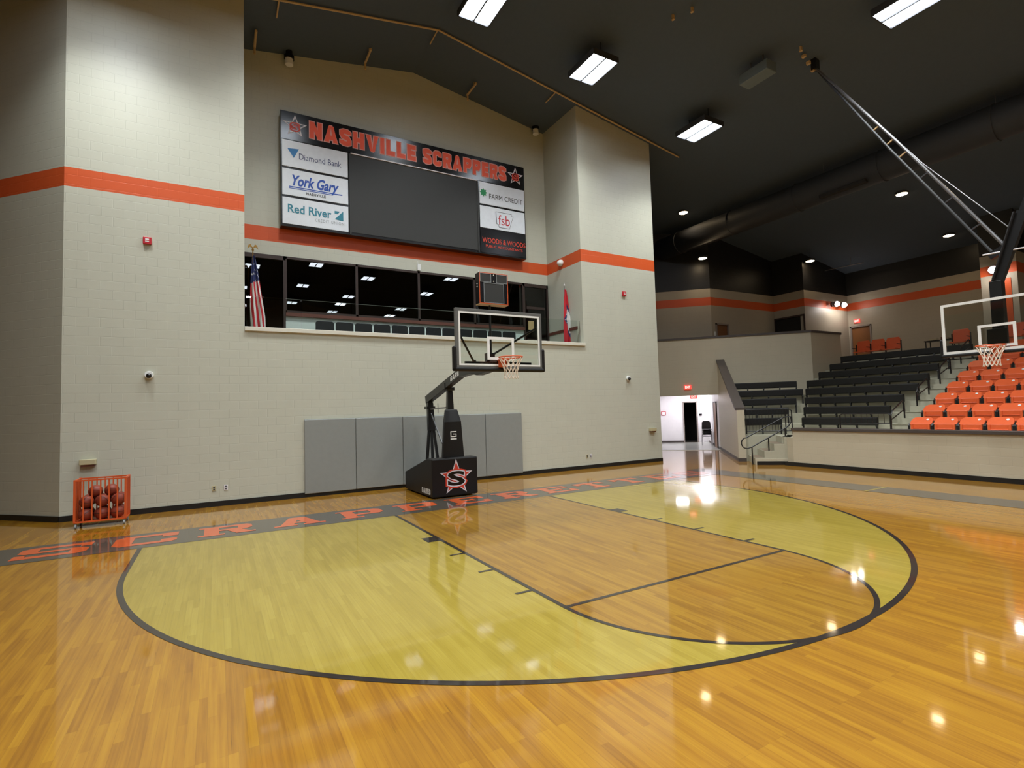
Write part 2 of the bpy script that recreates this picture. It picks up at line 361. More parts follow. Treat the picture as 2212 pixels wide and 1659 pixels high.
def stroke_letters(ch,w):
    h=w/2; W=.74; P=[]; G=[]
    if ch=='I': W=w; P=[[(h,0),(h,1)]]
    elif ch=='L': W=.62; P=[[(h,1),(h,h),(W,h)]]
    elif ch=='E': W=.64; P=[[(W,1-h),(h,1-h),(h,h),(W,h)],[(h,.5),(W*.94,.5)]]
    elif ch=='H': P=[[(h,0),(h,1)],[(W-h,0),(W-h,1)],[(h,.5),(W-h,.5)]]
    elif ch=='N': W=.78; P=[[(h,0),(h,1)],[(W-h,0),(W-h,1)]]; G=[[(0,1),(w*1.05,1),(W,0),(W-w*1.05,0)]]
    elif ch=='A': W=.86; G=[[(0,0),(w*1.05,0),(W/2+.02,1),(W/2-w*.62,1)],[(W,0),(W-w*1.05,0),(W/2-.02,1),(W/2+w*.62,1)]]; P=[[(W*.24,.28),(W*.76,.28)]]
    elif ch=='V': W=.84; G=[[(0,1),(w*1.05,1),(W/2+.02,0),(W/2-w*.62,0)],[(W,1),(W-w*1.05,1),(W/2-.02,0),(W/2+w*.62,0)]]
    elif ch=='S': P=[[(W-h,.70),(W-h,.80),(W-.25,1-h),(.25,1-h),(h,.82),(h,.67),(.22,.54),(W-.22,.46),(W-h,.33),(W-h,.18),(W-.25,h),(.25,h),(h,.20),(h,.31)]]
    elif ch=='C': P=[[(W-h,.66),(W-h,.80),(W-.25,1-h),(.25,1-h),(h,.79),(h,.21),(.25,h),(W-.25,h),(W-h,.20),(W-h,.34)]]
    elif ch=='G': P=[[(W-h,.70),(W-h,.80),(W-.25,1-h),(.25,1-h),(h,.79),(h,.21),(.25,h),(W-.25,h),(W-h,.20),(W-h,.48),(W*.52,.48)]]
    elif ch in 'RP':
        P=[[(h,0),(h,1)],[(h,1-h),(W-.22,1-h),(W-h,.84),(W-h,.60),(W-.22,.45),(h,.45)]]
        if ch=='R': G=[[(W*.42,.46),(W*.42+w,.46),(W+.02,0),(W-w,0)]]
    elif ch=='D': P=[[(h,0),(h,1)],[(h,1-h),(W-.24,1-h),(W-h,.78),(W-h,.22),(W-.24,h),(h,h)]]
    elif ch==' ': W=.30
    return W,P,G
def strip(pts,w,grow):
    V=[Vector(p) for p in pts]; d0=(V[1]-V[0]).normalized(); d1=(V[-1]-V[-2]).normalized(); V[0]=V[0]-d0*grow; V[-1]=V[-1]+d1*grow
    L=[];Rr=[]
    for i,p in enumerate(V):
        a=(V[i]-V[i-1]).normalized() if i>0 else d0; c=(V[i+1]-V[i]).normalized() if i<len(V)-1 else d1
        n1=Vector((-a.y,a.x)); n2=Vector((-c.y,c.x)); m=(n1+n2); m=m/max(.5,m.dot(n1)) if m.length>1e-6 else n1
        L.append(p+m*w/2); Rr.append(p-m*w/2)
    return [[tuple(L[i]),tuple(L[i+1]),tuple(Rr[i+1]),tuple(Rr[i])] for i in range(len(V)-1)]
def lettering(name,s,m,parent,org,X,Y,x0,x1,y0,y1,lift,w=.24,grow=0.0,gap=.16,slant=0.0):
    b=B(); org=Vector(org); cur=0; Q=[]
    for ch in s:
        W,P,G=stroke_letters(ch,w)
        for p in P: Q+= [[(cur+a,c) for a,c in q] for q in strip(p,w+2*grow,grow)]
        for g in G:
            if grow:
                cx=sum(a for a,_ in g)/4; g2=[(a+(grow*1.25 if a>cx else -grow*1.25),c+(grow if c>.4 else -grow)) for a,c in g]
            else: g2=g
            Q.append([(cur+a,c) for a,c in g2])
        cur+=W+gap
    tot=cur-gap
    for k,q in enumerate(Q):
        planar(b,[(x0+(a+slant*c)/tot*(x1-x0),y0+c*(y1-y0)) for a,c in q],org,X,Y,lift+.00015*(k%7))
    b.keep=True
    return obj(name,b,m,parent)
def emblem(parent,org,X,Y,cx,cy,r,lift,name='star_emblem',body='logor',rim='silver',s_m='sbblack'):
    """five-pointed star with a letter S across it"""
    b=B(); planar(b,star(cx,cy,r),org,X,Y,lift); e=obj(name,b,rim,parent)
    b=B(); planar(b,star(cx,cy,r*.84,.40),org,X,Y,lift+.002); obj('star_face',b,body,e)
    sw,sh=r*.56,r*.42; dy=-r*.04
    text('letter_backing','S',body,e,org,X,Y,cx-sw*1.16,cx+sw*1.16,cy-sh*1.22+dy,cy+sh*1.22+dy,lift+.003,bold=.11)
    text('letter_outline','S',rim,e,org,X,Y,cx-sw*1.02,cx+sw*1.02,cy-sh*1.06+dy,cy+sh*1.06+dy,lift+.004,bold=.075)
    text('letter_s','S',s_m,e,org,X,Y,cx-sw*.90,cx+sw*.90,cy-sh*.92+dy,cy+sh*.92+dy,lift+.005,bold=.03)
    return e
# ================= STRUCTURE =================
YW=3.722; YB=5.807; XL=-7.736; XA=-4.34; XBB=5.898; XR=9.33
# floor
b=B(); b.box(-16,30,-36,12,-.3,0); floor=struct('floor',b,'wood')
def on_floor(name,b,m,label=None): return obj(name,b,m,floor,label=label)
F=.3048; RC=-5.25*F; R3=19.75*F; LW=.0508
n=72; arcp=[(R3*math.cos(PI+PI*i/n),RC+R3*math.sin(PI+PI*i/n)) for i in range(n+1)]
b=B(); f=b.poly([(-R3,0,.001)]+[(x,y,.001) for x,y in arcp]+[(R3,0,.001)]); on_floor('three_point_area',b,'pale','pale unstained maple inside the three-point line')
kp=[(-1.829,0)]+[(-1.829,-5.79)]+[(1.829*math.cos(PI+PI*i/40),-5.79+1.829*math.sin(PI+PI*i/40)) for i in range(1,40)]+[(1.829,-5.79),(1.829,0)]
b=B(); b.poly([(x,y,.002) for x,y in kp]); on_floor('lane_area',b,'lane')
b=B(); b.arc(0,RC,R3-LW*1.25,R3,PI,2*PI,.0032,96)
for s in (-1,1): b.flat(min(s*(R3-LW*1.25),s*R3),max(s*(R3-LW*1.25),s*R3),RC,0,.0032)
on_floor('three_point_line',b,'line')
b=B(); b.arc(0,-5.79,1.829-LW*.5,1.829+LW*.5,PI,2*PI,.0036,64); on_floor('free_throw_circle',b,'line')
b=B()
for s in (-1,1): b.flat(s*1.829-LW*.55,s*1.829+LW*.55,-5.82,0,.0038)
b.flat(-1.829,1.829,-5.82,-5.765,.0039)
for s in (-1,1):
    x0,x1=(1.855,2.06) if s>0 else (-2.06,-1.855)
    b.flat(x0,x1,-2.44,-2.134,.0038)
    for y in (3.30,4.22,5.15): b.flat(x0,x1,-y-.05,-y,.0038)
on_floor('lane_lines',b,'line')
b=B(); b.flat(-16,8.53,0,1.27,.0030); b.flat(7.62,8.53,-36,0,.0030); on_floor('boundary_band',b,'band')
b=B(); b.flat(7.60,8.55,-4.02,-3.95,.0045); on_floor('coaching_box_mark',b,'pale')
# the slab-serif word along the baseline
def Lt(ch):
    T,Hh,sv=.24,.16,.13
    def r(x0,y0,x1,y1): return [(x0,y0),(x1,y0),(x1,y1),(x0,y1)]
    c=.17
    if ch=='S': return [[(.06,.0),(.88,0),(1,.14),(1,.46),(.88,.58),(.74,.58),(.74,.2),(.06,.2)],[(.12,1),(0,.86),(0,.54),(.12,.42),(.26,.42),(.26,.8),(.12,1)],[(.12,1),(.26,.8),(.94,.8),(.94,1)],r(.12,.42,.88,.58),r(0,0,.16,.34),r(.84,.66,1,1)]
    if ch=='C': return [[(.14,0),(.3,.2),(.3,.8),(.14,1),(0,.84),(0,.16)],[(.14,0),(.9,0),(1,.12),(1,.36),(.74,.36),(.74,.2),(.3,.2)],[(.14,1),(.3,.8),(.74,.8),(.74,.62),(1,.62),(1,1)]]
    if ch=='R': return [r(.1,0,.36,1),r(0,0,.46,sv),r(0,1-sv,.4,1),[(.36,1),(.86,1),(.96,.88),(.96,.56),(.86,.44),(.7,.44),(.7,.82),(.36,.82)],r(.36,.44,.86,.6),[(.5,.44),(.76,.44),(.9,sv),(.9,0),(.66,0)],r(.66,0,1,sv)]
    if ch=='A': return [[(.08,0),(.34,0),(.58,1),(.36,1)],[(.66,0),(.92,0),(.68,1),(.42,1)],r(.28,.28,.72,.44),r(0,0,.44,sv),r(.56,0,1,sv)]
    if ch=='P': return [r(.1,0,.36,1),r(0,0,.48,sv),r(0,1-sv,.4,1),[(.36,1),(.88,1),(1,.88),(1,.48),(.88,.34),(.72,.34),(.72,.82),(.36,.82)],r(.36,.34,.88,.5)]
    if ch=='E': return [r(.1,0,.36,1),r(0,0,.4,sv),r(0,1-sv,.4,1),r(.3,0,1,.18),r(.3,.82,1,1),r(.84,.0,1,.36),r(.84,.64,1,1),r(.3,.42,.66,.58),r(.58,.36,.68,.64)]
    if ch=='T': return [r(.37,0,.63,1),r(.22,0,.78,sv),r(0,.82,1,1),r(0,.62,.15,1),r(.85,.62,1,1)]
for i,ch in enumerate('SCRAPPERETTES'):
    x0=-7.62+1.205*i; b=B()
    for ip,p in enumerate(Lt(ch)): planar(b,[(x0+q[0]*.90,.26+q[1]*.80) for q in p],(0,0,0),(1,0,0),(0,1,0),.0050+.0002*ip)
    b.keep=True; on_floor('floor_letter',b,'olet','orange slab letter %s painted on the baseline band'%ch)
# ceiling (gable, ridge at x=.79)
b=B(); zz=lambda x: roofz(x)
for x0,x1 in ((-16,.79),(.79,30)):
    b.hexa([(x0,-36,zz(x0)),(x1,-36,zz(x1)),(x1,12,zz(x1)),(x0,12,zz(x0)),(x0,-36,zz(x0)+.3),(x1,-36,zz(x1)+.3),(x1,12,zz(x1)+.3),(x0,12,zz(x0)+.3)])
struct('ceiling',b,'ceil')
# front wall: piers and the parapet below the opening
b=B(); b.box(XL,XA,YW,YW+.3,0,13.3); b.box(XBB,XR,YW,YW+.3,0,13.3); b.box(XA,XBB,YW,YW+.3,0,4.13); struct('wall_front',b,'wall')
b=B(); b.box(XA-.3,XA,YW+.3,YB+.3,3.4,13.3); struct('wall_alcove_left',b,'wall')
b=B(); b.box(XBB,XBB+.3,YW+.3,YB+.3,3.4,13.3); struct('wall_alcove_right',b,'wall')
b=B(); b.box(XA,XBB,YB,YB+.3,6.66,13.5); struct('wall_alcove_back',b,'wall')
b=B(); b.box(-3.2,4.80,YB,YB+.3,3.55,4.92); struct('wall_alcove_base',b,'panel')
b=B(); b.box(XA-.3,XBB+.3,YW+.3,10.5,3.4,3.62); struct('floor_alcove',b,'conc')
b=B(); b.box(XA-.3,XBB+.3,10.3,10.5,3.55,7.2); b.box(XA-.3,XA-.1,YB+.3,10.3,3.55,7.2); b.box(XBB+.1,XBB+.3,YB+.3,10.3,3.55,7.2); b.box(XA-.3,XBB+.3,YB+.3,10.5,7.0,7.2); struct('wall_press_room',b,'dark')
b=B(); b.box(XA-.0,XBB+.04,YW-.05,YW+.33,4.13,4.235); struct('trim_1',b,'sill',bevel=.008)
b=B(); b.box(XBB-.025,XBB,YW+.3,YB,4.76,4.86); b.box(XA,XA+.025,YW+.3,YB,4.76,4.86); struct('trim_2',b,'rbrown')
# left angled wall
p=Vector((XL,YW)); d=Vector((-1,1)).normalized(); nrm=Vector((1,1)).normalized()*.3
q=p+d*8
b=B(); b.prism([tuple(p),tuple(q),tuple(q+nrm),tuple(p+nrm)],0,13.3); struct('wall_left',b,'wall')
b=B(); b.box(-16.2,-16,-36,12,0,11.5); struct('wall_far_left',b,'back')
b=B(); b.box(-16,30,-36.2,-36,0,14); struct('wall_behind',b,'back')
b=B(); b.box(30,30.2,-36,12,0,9.4); struct('wall_far_right',b,'back')
# baseboards
b=B(); b.box(XL,XR,YW-.02,YW,0,.12); struct('baseboard_front',b,'black')
nn=Vector((-1,-1)).normalized()*.02
b=B(); b.prism([tuple(p),tuple(q),tuple(q+nn),tuple(p+nn)],0,.12); struct('baseboard_left',b,'black')
# right return of pier along the corridor (b=3.97) and hall
b=B(); b.prism([(XR,YW),AB(19.2,3.97),AB(19.2,3.6),(XR-.5,YW+.3),(XR-.5,YW+.02)],0,3.0); b.prism([(XR,YW),AB(14.2,3.97),AB(14.2,3.6),(XR-.5,YW+.3),(XR-.5,YW+.02)],3.0,12.2); struct('wall_corridor_left',b,'wall')
b=B(); b.prism([AB(14,3.97),AB(19.2,3.97),AB(19.2,6.54),AB(14,6.54)],-.01,.004); struct('floor_hall',b,'tile')
b=B(); b.prism([AB(14,3.97),AB(14,6.54),AB(13.96,6.54),AB(13.96,3.97)],-.01,.012); struct('trim_3',b,'sill')
b=B()
b.prism([AB(19.2,3.97),AB(19.2,5.30),AB(19.4,5.30),AB(19.4,3.97)],0,3.0); b.prism([AB(19.2,5.94),AB(19.2,6.8),AB(19.4,6.8),AB(19.4,5.94)],0,3.0); b.prism([AB(19.2,5.30),AB(19.2,5.94),AB(19.4,5.94),AB(19.4,5.30)],2.17,3.0)
struct('wall_hall_end',b,'hallwall')
b=B(); b.prism([AB(14.02,3.975),AB(19.2,3.975),AB(19.2,3.99),AB(14.02,3.99)],0,2.95); struct('wall_hall_left',b,'hallwall')
b=B(); b.prism([AB(14.25,6.54),AB(19.2,6.54),AB(19.2,6.8),AB(14.25,6.8)],0,2.95); struct('wall_hall_right',b,'hallwall')
b=B(); b.prism([AB(14.25,3.9),AB(19.4,3.9),AB(19.4,6.9),AB(14.25,6.9)],2.95,3.1); struct('ceiling_hall',b,'white')
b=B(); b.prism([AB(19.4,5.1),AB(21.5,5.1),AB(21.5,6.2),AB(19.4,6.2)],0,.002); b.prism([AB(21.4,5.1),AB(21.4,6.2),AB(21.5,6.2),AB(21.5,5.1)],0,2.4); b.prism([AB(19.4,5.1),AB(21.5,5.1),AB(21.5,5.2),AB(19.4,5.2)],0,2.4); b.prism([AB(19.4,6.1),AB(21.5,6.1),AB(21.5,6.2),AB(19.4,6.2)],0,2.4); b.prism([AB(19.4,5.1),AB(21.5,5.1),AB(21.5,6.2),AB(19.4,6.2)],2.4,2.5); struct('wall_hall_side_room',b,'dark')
b=B(); b.prism([AB(19.18,3.97),AB(19.18,5.24),AB(19.2,5.24),AB(19.2,3.97)],0,.1); b.prism([AB(14.3,6.52),AB(15.0,6.52),AB(15.0,6.54),AB(14.3,6.54)],0,.1); b.prism([AB(16.1,6.52),AB(19.2,6.52),AB(19.2,6.54),AB(16.1,6.54)],0,.1); struct('baseboard_hall',b,'cap')
# wing wall with sloping cap
zc=lambda a: 1.80 if a<9.12 else 1.80+(a-9.12)*(3.93-1.80)/(14-9.12)
pa=[9.0,9.12,14.0]
b=B()
for a0,a1 in zip(pa,pa[1:]): b.prism([AB(a0,6.54),AB(a1,6.54),AB(a1,6.79),AB(a0,6.79)],0,[zc(a0),zc(a1),zc(a1),zc(a0)])
struct('wall_entry',b,'wall_low')
b=B()
for a0,a1 in zip(pa,pa[1:]):
    P=[AB(a0,6.50),AB(a1,6.50),AB(a1,6.83),AB(a0,6.83)]; Z=[zc(a0),zc(a1),zc(a1),zc(a0)]
    b.hexa([(P[k][0],P[k][1],Z[k]) for k in range(4)]+[(P[k][0],P[k][1],Z[k]+.09) for k in range(4)])
struct('trim_4',b,'cap')
b=B(); b.prism([AB(9.0,6.52),AB(14.25,6.52),AB(14.25,6.54),AB(9.0,6.54)],0,.12); b.prism([AB(8.98,6.52),AB(9.0,6.52),AB(9.0,6.79),AB(8.98,6.79)],0,.12); struct('baseboard_entry',b,'cap')
# balcony parapet
b=B(); b.prism([AB(14,3.97),AB(14,6.54),AB(14.25,6.54),AB(14.25,3.97)],2.46,5.0)
b.prism([AB(14,6.54),AB(14,10.35),AB(14.25,10.35),AB(14.25,6.54)],0,5.0)
x0,y0=AB(14,10.35); b.prism([(x0,y0),(19.5,y0),(19.5,y0+.25),(x0,y0+.3)],0,5.0); struct('wall_balcony',b,'wall_low')
b=B(); b.prism([AB(13.96,3.95),AB(13.96,10.37),AB(14.29,10.37),AB(14.29,3.95)],5.0,5.09); b.prism([(x0-.02,y0-.04),(19.54,y0-.04),(19.54,y0+.29),(x0-.02,y0+.29)],5.0,5.09); struct('trim_5',b,'cap')
b=B(); b.prism([AB(14.25,3.9),AB(14.25,10.0),(17.5,y0+.25),(19.5,y0+.25),(19.75,y0+.25),(19.75,-12),(26,-12),(26,5.5),(21.9,5.5),(21.9,7.3),(16.85,7.3),(12.5,11.65)],3.5,3.78); struct('floor_concourse',b,'conc')
# upper walls behind the balcony and concourse
cs=[(12.0,11.9),(16.85,7.35),(21.9,7.25),(21.92,5.55),(26.0,5.52),(26.02,-1.0),(23.2,-1.25)]
b=B()
def wallseg(b,p,q,th,z0,z1):
    p=Vector(p);q=Vector(q);t=(q-p).normalized();nv=Vector((-t.y,t.x))*th
    b.prism([tuple(p),tuple(q),tuple(q+nv),tuple(p+nv)],z0,z1)
wallseg(b,cs[0],cs[1],.25,3.6,11); wallseg(b,cs[1],(17.12,7.345),.25,3.6,10.7); wallseg(b,(17.12,7.345),(18.10,7.326),.25,6.15,10.7); wallseg(b,(18.10,7.326),cs[2],.25,3.6,10.6)
wallseg(b,cs[2],cs[3],.25,6.62,10); wallseg(b,cs[2],cs[3],.25,3.6,5.45); wallseg(b,cs[3],cs[4],.25,3.6,9.8)
struct('wall_upper',b,'wall_up')
b=B(); b.box(26,26.25,5.45,5.8,3.6,9.3); b.box(26,26.25,4.36,5.45,6.16,9.3); b.box(26,26.25,-12,4.36,3.6,9.3); struct('wall_concourse',b,'wall_up')
# pillar with orange panel
b=B(); b.box(23.2,26,-2.42,-1.27,3.78,9.9); struct('column',b,'wall_up')
b=B(); b.box(23.18,23.2,-2.22,-1.55,3.78,6.85); obj('painted_panel',b,'orange',bpy.data.objects['column'])
# bleacher decks
H0=.90; DH=.353; DX=.85; X1=12.9; A1=9.8
decks=B()
bis=lambda x: .96+(x-12.9)*.414
for i in range(8):
    z=H0+DH*i; xi=11.2 if i==0 else 13.05+DX*(i-1)
    yi=min(bis(xi),2.58); P=[(xi,-12),(19.75,-12),(19.75,2.58)]
    if xi<16.8: P+=[(16.82,2.58),(xi,yi)]
    else: P+=[(xi,2.58)]
    decks.prism(P,0 if i==0 else H0+DH*(i-1)-.02,z)
for i in range(5):
    z=H0+DH*i; a0=9.1 if i==0 else 9.95+DX*(i-1)
    def bb(a): x=(R2*a-.96+5.34)/1.414; return (2*x-R2*a)/R2
    a1=13.99; decks.prism([AB(a0,6.79),AB(a0,bb(a0)),AB(min(a1,13.7),min(bb(a1),10.3)),AB(a1,10.3),AB(a1,6.79)],0 if i==0 else H0+DH*(i-1)-.02,z)
decks.prism([AB(7.92,7.78),AB(9.1,7.78),AB(9.1,8.2),(12.3,.5),(11.2,-.05)],0,H0)
for k,(bk) in enumerate((6.88,7.17,7.47)): decks.prism([AB(7.92,bk),AB(9.1,bk),AB(9.1,7.79),AB(7.92,7.79)],.225*k,.225*(k+1))
struct('floor_bleacher',decks,'conc')
b=B()
for k,(b0,b1) in enumerate(((6.90,7.16),(7.19,7.46),(7.49,7.77))): b.prism([AB(8.0,b0),AB(9.08,b0),AB(9.08,b1),AB(8.0,b1)],.225*(k+1)-.002,.225*(k+1)+.006)
obj('stair_treads',b,'tread',bpy.data.objects['floor_bleacher'])
b=B(); 
for i in range(8): b.box(13.03+DX*(i-1)+.001,13.03+DX*(i-1)+.06,-2.75,-2.15,H0+DH*i,H0+DH*i+.004) if i else None
for i in range(7): b.box(12.62+DX*i,13.06+DX*i,-2.75,-2.12,H0+DH*i,H0+DH*i+.18)
obj('aisle_steps',b,'conc',bpy.data.objects['floor_bleacher'])
b=B(); b.box(11.0,11.2,-12,-.25,0,1.12); b.prism([(11.0,-.25),(11.2,-.25),(11.2,-.04),AB(7.9,7.85)],0,.90); b.prism([AB(7.9,6.88),AB(7.9,7.85),AB(7.95,7.85),AB(7.95,6.88)],0,.2); struct('wall_bleacher_front',b,'wall_low')
b=B(); b.box(10.96,11.26,-12,-.22,1.12,1.21); struct('trim_6',b,'cap',bevel=.01)
b=B(); b.box(10.98,11.0,-12,.04,0,.12); b.prism([AB(7.88,6.93),AB(7.88,7.83),AB(7.9,7.85),AB(7.9,6.93)],0,.12); struct('baseboard_bleacher',b,'black')
# --- press box windows and doors
def window(nm,x0,x1,z0,z1,y=YB,fw=.07,nofl=False):
    b=B(); b.box(x0,x0+fw/2,y-.04,y+.08,z0,z1); b.box(x1-fw/2,x1,y-.04,y+.08,z0,z1); b.box(x0,x1,y-.04,y+.08,z1-fw,z1)
    if not nofl: b.box(x0,x1,y-.04,y+.08,z0,z0+fw)
    f=struct(nm,b,'frame')
    b=B(); b.box(x0+fw/2,x1-fw/2,y+.01,y+.02,z0+fw*(not nofl),z1-fw); obj('glass_pane',b,'dglass',f)
    return f
for i,(a0,a1) in enumerate(((-3.2,-1.18),(-1.18,.82),(.82,2.83),(2.83,4.80))): window('window_%d'%(i+1),a0,a1,5.02,6.66)
b=B(); b.box(-3.2,4.8,YB-.08,YB+.1,4.92,5.02); struct('trim_7',b,'rbrown')
for i,(a0,a1) in enumerate(((-4.33,-3.2),(4.80,5.88))):
    d=window('door_%d'%(i+1),a0,a1,3.55,6.66,fw=.12)
    if i==1:
        b=B(); b.box(a0+.14,a1-.14,YB-.02,YB+.05,5.72,5.82); b.box(a0+.14,a1-.14,YB-.02,YB+.05,4.55,4.62); obj('door_rail',b,'frame',d)
        b=B(); b.box(a0+.18,a0+.42,YB-.035,YB-.02,4.95,5.28); obj('paper_notice',b,'tan',d)
# glass guard of the alcove
g=thing('glass_guard','low glass guard standing on the cream sill of the alcove','glass guard',(0.8,YW+.16,4.235))
xs=[XA+.03+i*(XBB-XA-.06)/8 for i in range(9)]
for i in range(8):
    b=B(); b.box(xs[i]+.006,xs[i+1]-.006,YW+.155,YW+.167,4.237,5.02); obj('glass_panel',b,'glass',g)
b=B(); b.box(XA+.02,XBB-.02,YW+.14,YW+.18,4.236,4.26); obj('base_channel',b,'silver',g)
# hall and upper doors
b=B(); P=[AB(19.17,5.24),AB(19.17,5.30),AB(19.42,5.30),AB(19.42,5.24)]; b.prism(P,0,2.23); b.prism([AB(19.17,5.94),AB(19.17,6.0),AB(19.42,6.0),AB(19.42,5.94)],0,2.23); b.prism([AB(19.17,5.24),AB(19.17,6.0),AB(19.42,6.0),AB(19.42,5.24)],2.17,2.23); struct('door_3',b,'dframe')
b=B(); b.prism([AB(15.05,6.50),AB(16.07,6.50),AB(16.07,6.56),AB(15.05,6.56)],0,2.1); d=struct('door_4',b,'door')
b=B(); b.prism([AB(14.98,6.49),AB(15.05,6.49),AB(15.05,6.56),AB(14.98,6.56)],0,2.16); b.prism([AB(16.07,6.49),AB(16.14,6.49),AB(16.14,6.56),AB(16.07,6.56)],0,2.16); b.prism([AB(14.98,6.49),AB(16.14,6.49),AB(16.14,6.56),AB(14.98,6.56)],2.1,2.16); obj('door_frame',b,'cap',d)
b=B(); b.box(17.19,18.03,7.36,7.41,3.78,6.08); d=struct('door_5',b,'door')
b=B(); b.box(17.12,17.19,7.28,7.5,3.78,6.15); b.box(18.03,18.10,7.28,7.5,3.78,6.15); b.box(17.12,18.10,7.28,7.5,6.08,6.15); obj('door_frame',b,'dframe',d)
b=B(); b.box(26.06,26.12,4.44,5.37,3.78,6.08); d=struct('door_6',b,'door')
b=B(); b.box(25.97,26.2,4.36,4.44,3.78,6.16); b.box(25.97,26.2,5.37,5.45,3.78,6.16); b.box(25.97,26.2,4.36,5.45,6.08,6.16); obj('door_frame',b,'dframe',d)
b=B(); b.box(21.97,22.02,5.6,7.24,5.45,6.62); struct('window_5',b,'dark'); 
b=B(); b.box(21.86,21.95,5.55,7.26,6.56,6.64); b.box(21.86,21.95,5.55,5.62,5.45,6.6); b.box(21.86,21.95,7.2,7.26,5.45,6.6); obj('window_frame',b,'frame',bpy.data.objects['window_5'])
# ================= LIGHTS =================
def area(name,loc,sx,sy,W,col,spread,parent):
    l=bpy.data.lights.new(name,'AREA'); l.shape='RECTANGLE'; l.size=sx; l.size_y=sy; l.energy=W; l.color=col; l.spread=math.radians(spread)
    o=bpy.data.objects.new(name,l); COL.objects.link(o); o.location=Vector(loc); 
    if parent: o.parent=parent
    return o
def bay():
    t=thing('high_bay_light','x','ceiling light',(0,0,0),0,'high bay lights under the black ceiling')
    b=B(); b.box(-.47,.47,-.62,.62,.06,.16); b.box(-.47,-.44,-.62,.62,-.01,.06); b.box(.44,.47,-.62,.62,-.01,.06); b.box(-.44,.44,-.62,-.59,-.01,.06); b.box(-.44,.44,.59,.62,-.01,.06); b.box(-.02,.02,-.59,.59,-.01,.06); obj('housing',b,'duct',t,local=True)
    for q in (-.4,.4): b=B(); b.cyl((0,q,.16),(0,q,.61),.012,6); obj('hanger',b,'bmetal',t,local=True)
    for s in (-1,1):
        b=B(); b.box(s*.23-.2,s*.23+.2,-.58,.58,.02,.05); obj('lens',b,'lens',t,local=True)
    area('lamp',(0,0,-.012),.86,1.16,BAY_W,(.95,1.0,.985),120,t)
    return t
cols=[-7.0,-2.85,1.2,4.85,9.4]; rows=[1.45,-4.75,-11.4,-16.4,-23.0,-30.2]
proto=bay(); kidmap(proto); first=True
cn=['far left','second from left','middle','second from right','rightmost']; rn=['above the end wall','above the free throw circle','behind the camera']
for j,y in enumerate(rows):
    for i,x in enumerate(cols):
        z=roofz(x)-.60; rz=0
        lab='high bay light, %s column, row %s from the scoreboard wall'%(cn[i],['one','two','three','four','five','six'][j])
        if first: o=proto; o.location=(x,y,z); o['label']=lab; first=False
        else: o=dup(proto,(x,y,z),0,lab)
t=thing('downlight','warm downlight nearest the end wall, just right of the pier','downlight',(14.2,6.5,roofz(14.2)-.06),0,'downlights over the bleachers')
b=B(); b.cyl((0,0,.0),(0,0,.1),.23,24); obj('trim_ring',b,'duct',t,local=True)
b=B(); b.cyl((0,0,-.012),(0,0,.0),.19,24); obj('lens',b,'down',t,local=True)
l=bpy.data.lights.new('lamp','SPOT'); l.energy=DOWN_W*1.0; l.color=(1,.82,.62); l.spot_size=math.radians(110); l.spot_blend=.8; l.shadow_soft_size=.15
lo=bpy.data.objects.new('lamp',l); COL.objects.link(lo); lo.location=(0,0,-.05); lo.parent=t
kidmap(t)
for loc,lab in (((16.0,7.0,9.27),'small warm downlight low above the balcony by the pier'),((22.06,5.2,9.37),'small downlight above the corner opening'),((19.1,-.32),'warm downlight beside the slanted backstop brace'),((24.2,.06),'flattened downlight over the concourse, right of the brace')):
    o=dup(t,(loc[0],loc[1],loc[2] if len(loc)>2 else roofz(loc[0])-.06),0,lab)
    if len(loc)>2:
        b=B(); b.cyl((0,0,.1),(0,0,roofz(loc[0])-loc[2]),.012,6); obj('hanger',b,'bmetal',o,local=True)
for loc,lab in (((19.1,-7),'downlight over the orange seats'),((14.2,-7),'downlight over the front walkway right of the side hoop'),((24.2,-7),'downlight over the far concourse')): dup(t,(loc[0],loc[1],roofz(loc[0])-.06),0,lab)
# flood lights on upper walls
def flood(loc,rz,label,heads):
    t=thing('wall_floodlight',label,'wall light',loc,rz,'floodlights on the upper walls')
    b=B(); b.box(-.12,.12,-.04,0.0,-.12,.12); obj('back_plate',b,'dgrey',t,local=True)
    for s in heads:
        b=B(); b.cyl((s,-.04,0),(s,-.2,-.02),.05,12); b.cyl((s,-.2,-.02),(s,-.34,-.05),.10,20,r2=.17); obj('lamp_head',b,'dgrey',t,local=True)
        b=B(); b.sphere((s,-.36,-.06),.15,20,12,.9); obj('lens',b,'flood',t,local=True,smooth=True)
        l=bpy.data.lights.new('lamp','SPOT'); l.energy=60; l.color=(1,.93,.88); l.spot_size=math.radians(150); l.spot_blend=.6; l.shadow_soft_size=.12
        o=bpy.data.objects.new('lamp',l); COL.objects.link(o); o.location=(s,-.55,-.1); o.rotation_euler=(math.radians(50),0,0); o.parent=t
    return t
flood((24.5,5.50,7.32),0,'double floodlight on the corner wall above the exit door',(-.28,.42))
flood((23.18,-1.80,7.28),-PI/2,'single floodlight on the pillar behind the side hoop',(0,))
# hall ceiling lights
for k,(a,bv) in enumerate(((17.5,4.95),(18.6,6.2))):
    t=thing('hall_ceiling_light',['square ceiling light in the hall, nearer the scoreboard wall','square ceiling light in the hall, by the chair stack'][k],'ceiling light',AB(a,bv,2.95),PI/4,'ceiling lights in the hall')
    b=B(); b.box(-.33,.33,-.33,.33,-.03,0); obj('frame',b,'white',t,local=True)
    b=B(); b.box(-.3,.3,-.3,.3,-.04,-.028); obj('lens',b,'hlens',t,local=True)
    area('lamp',(0,0,-.05),.6,.6,38,(.93,.93,1),170,t)
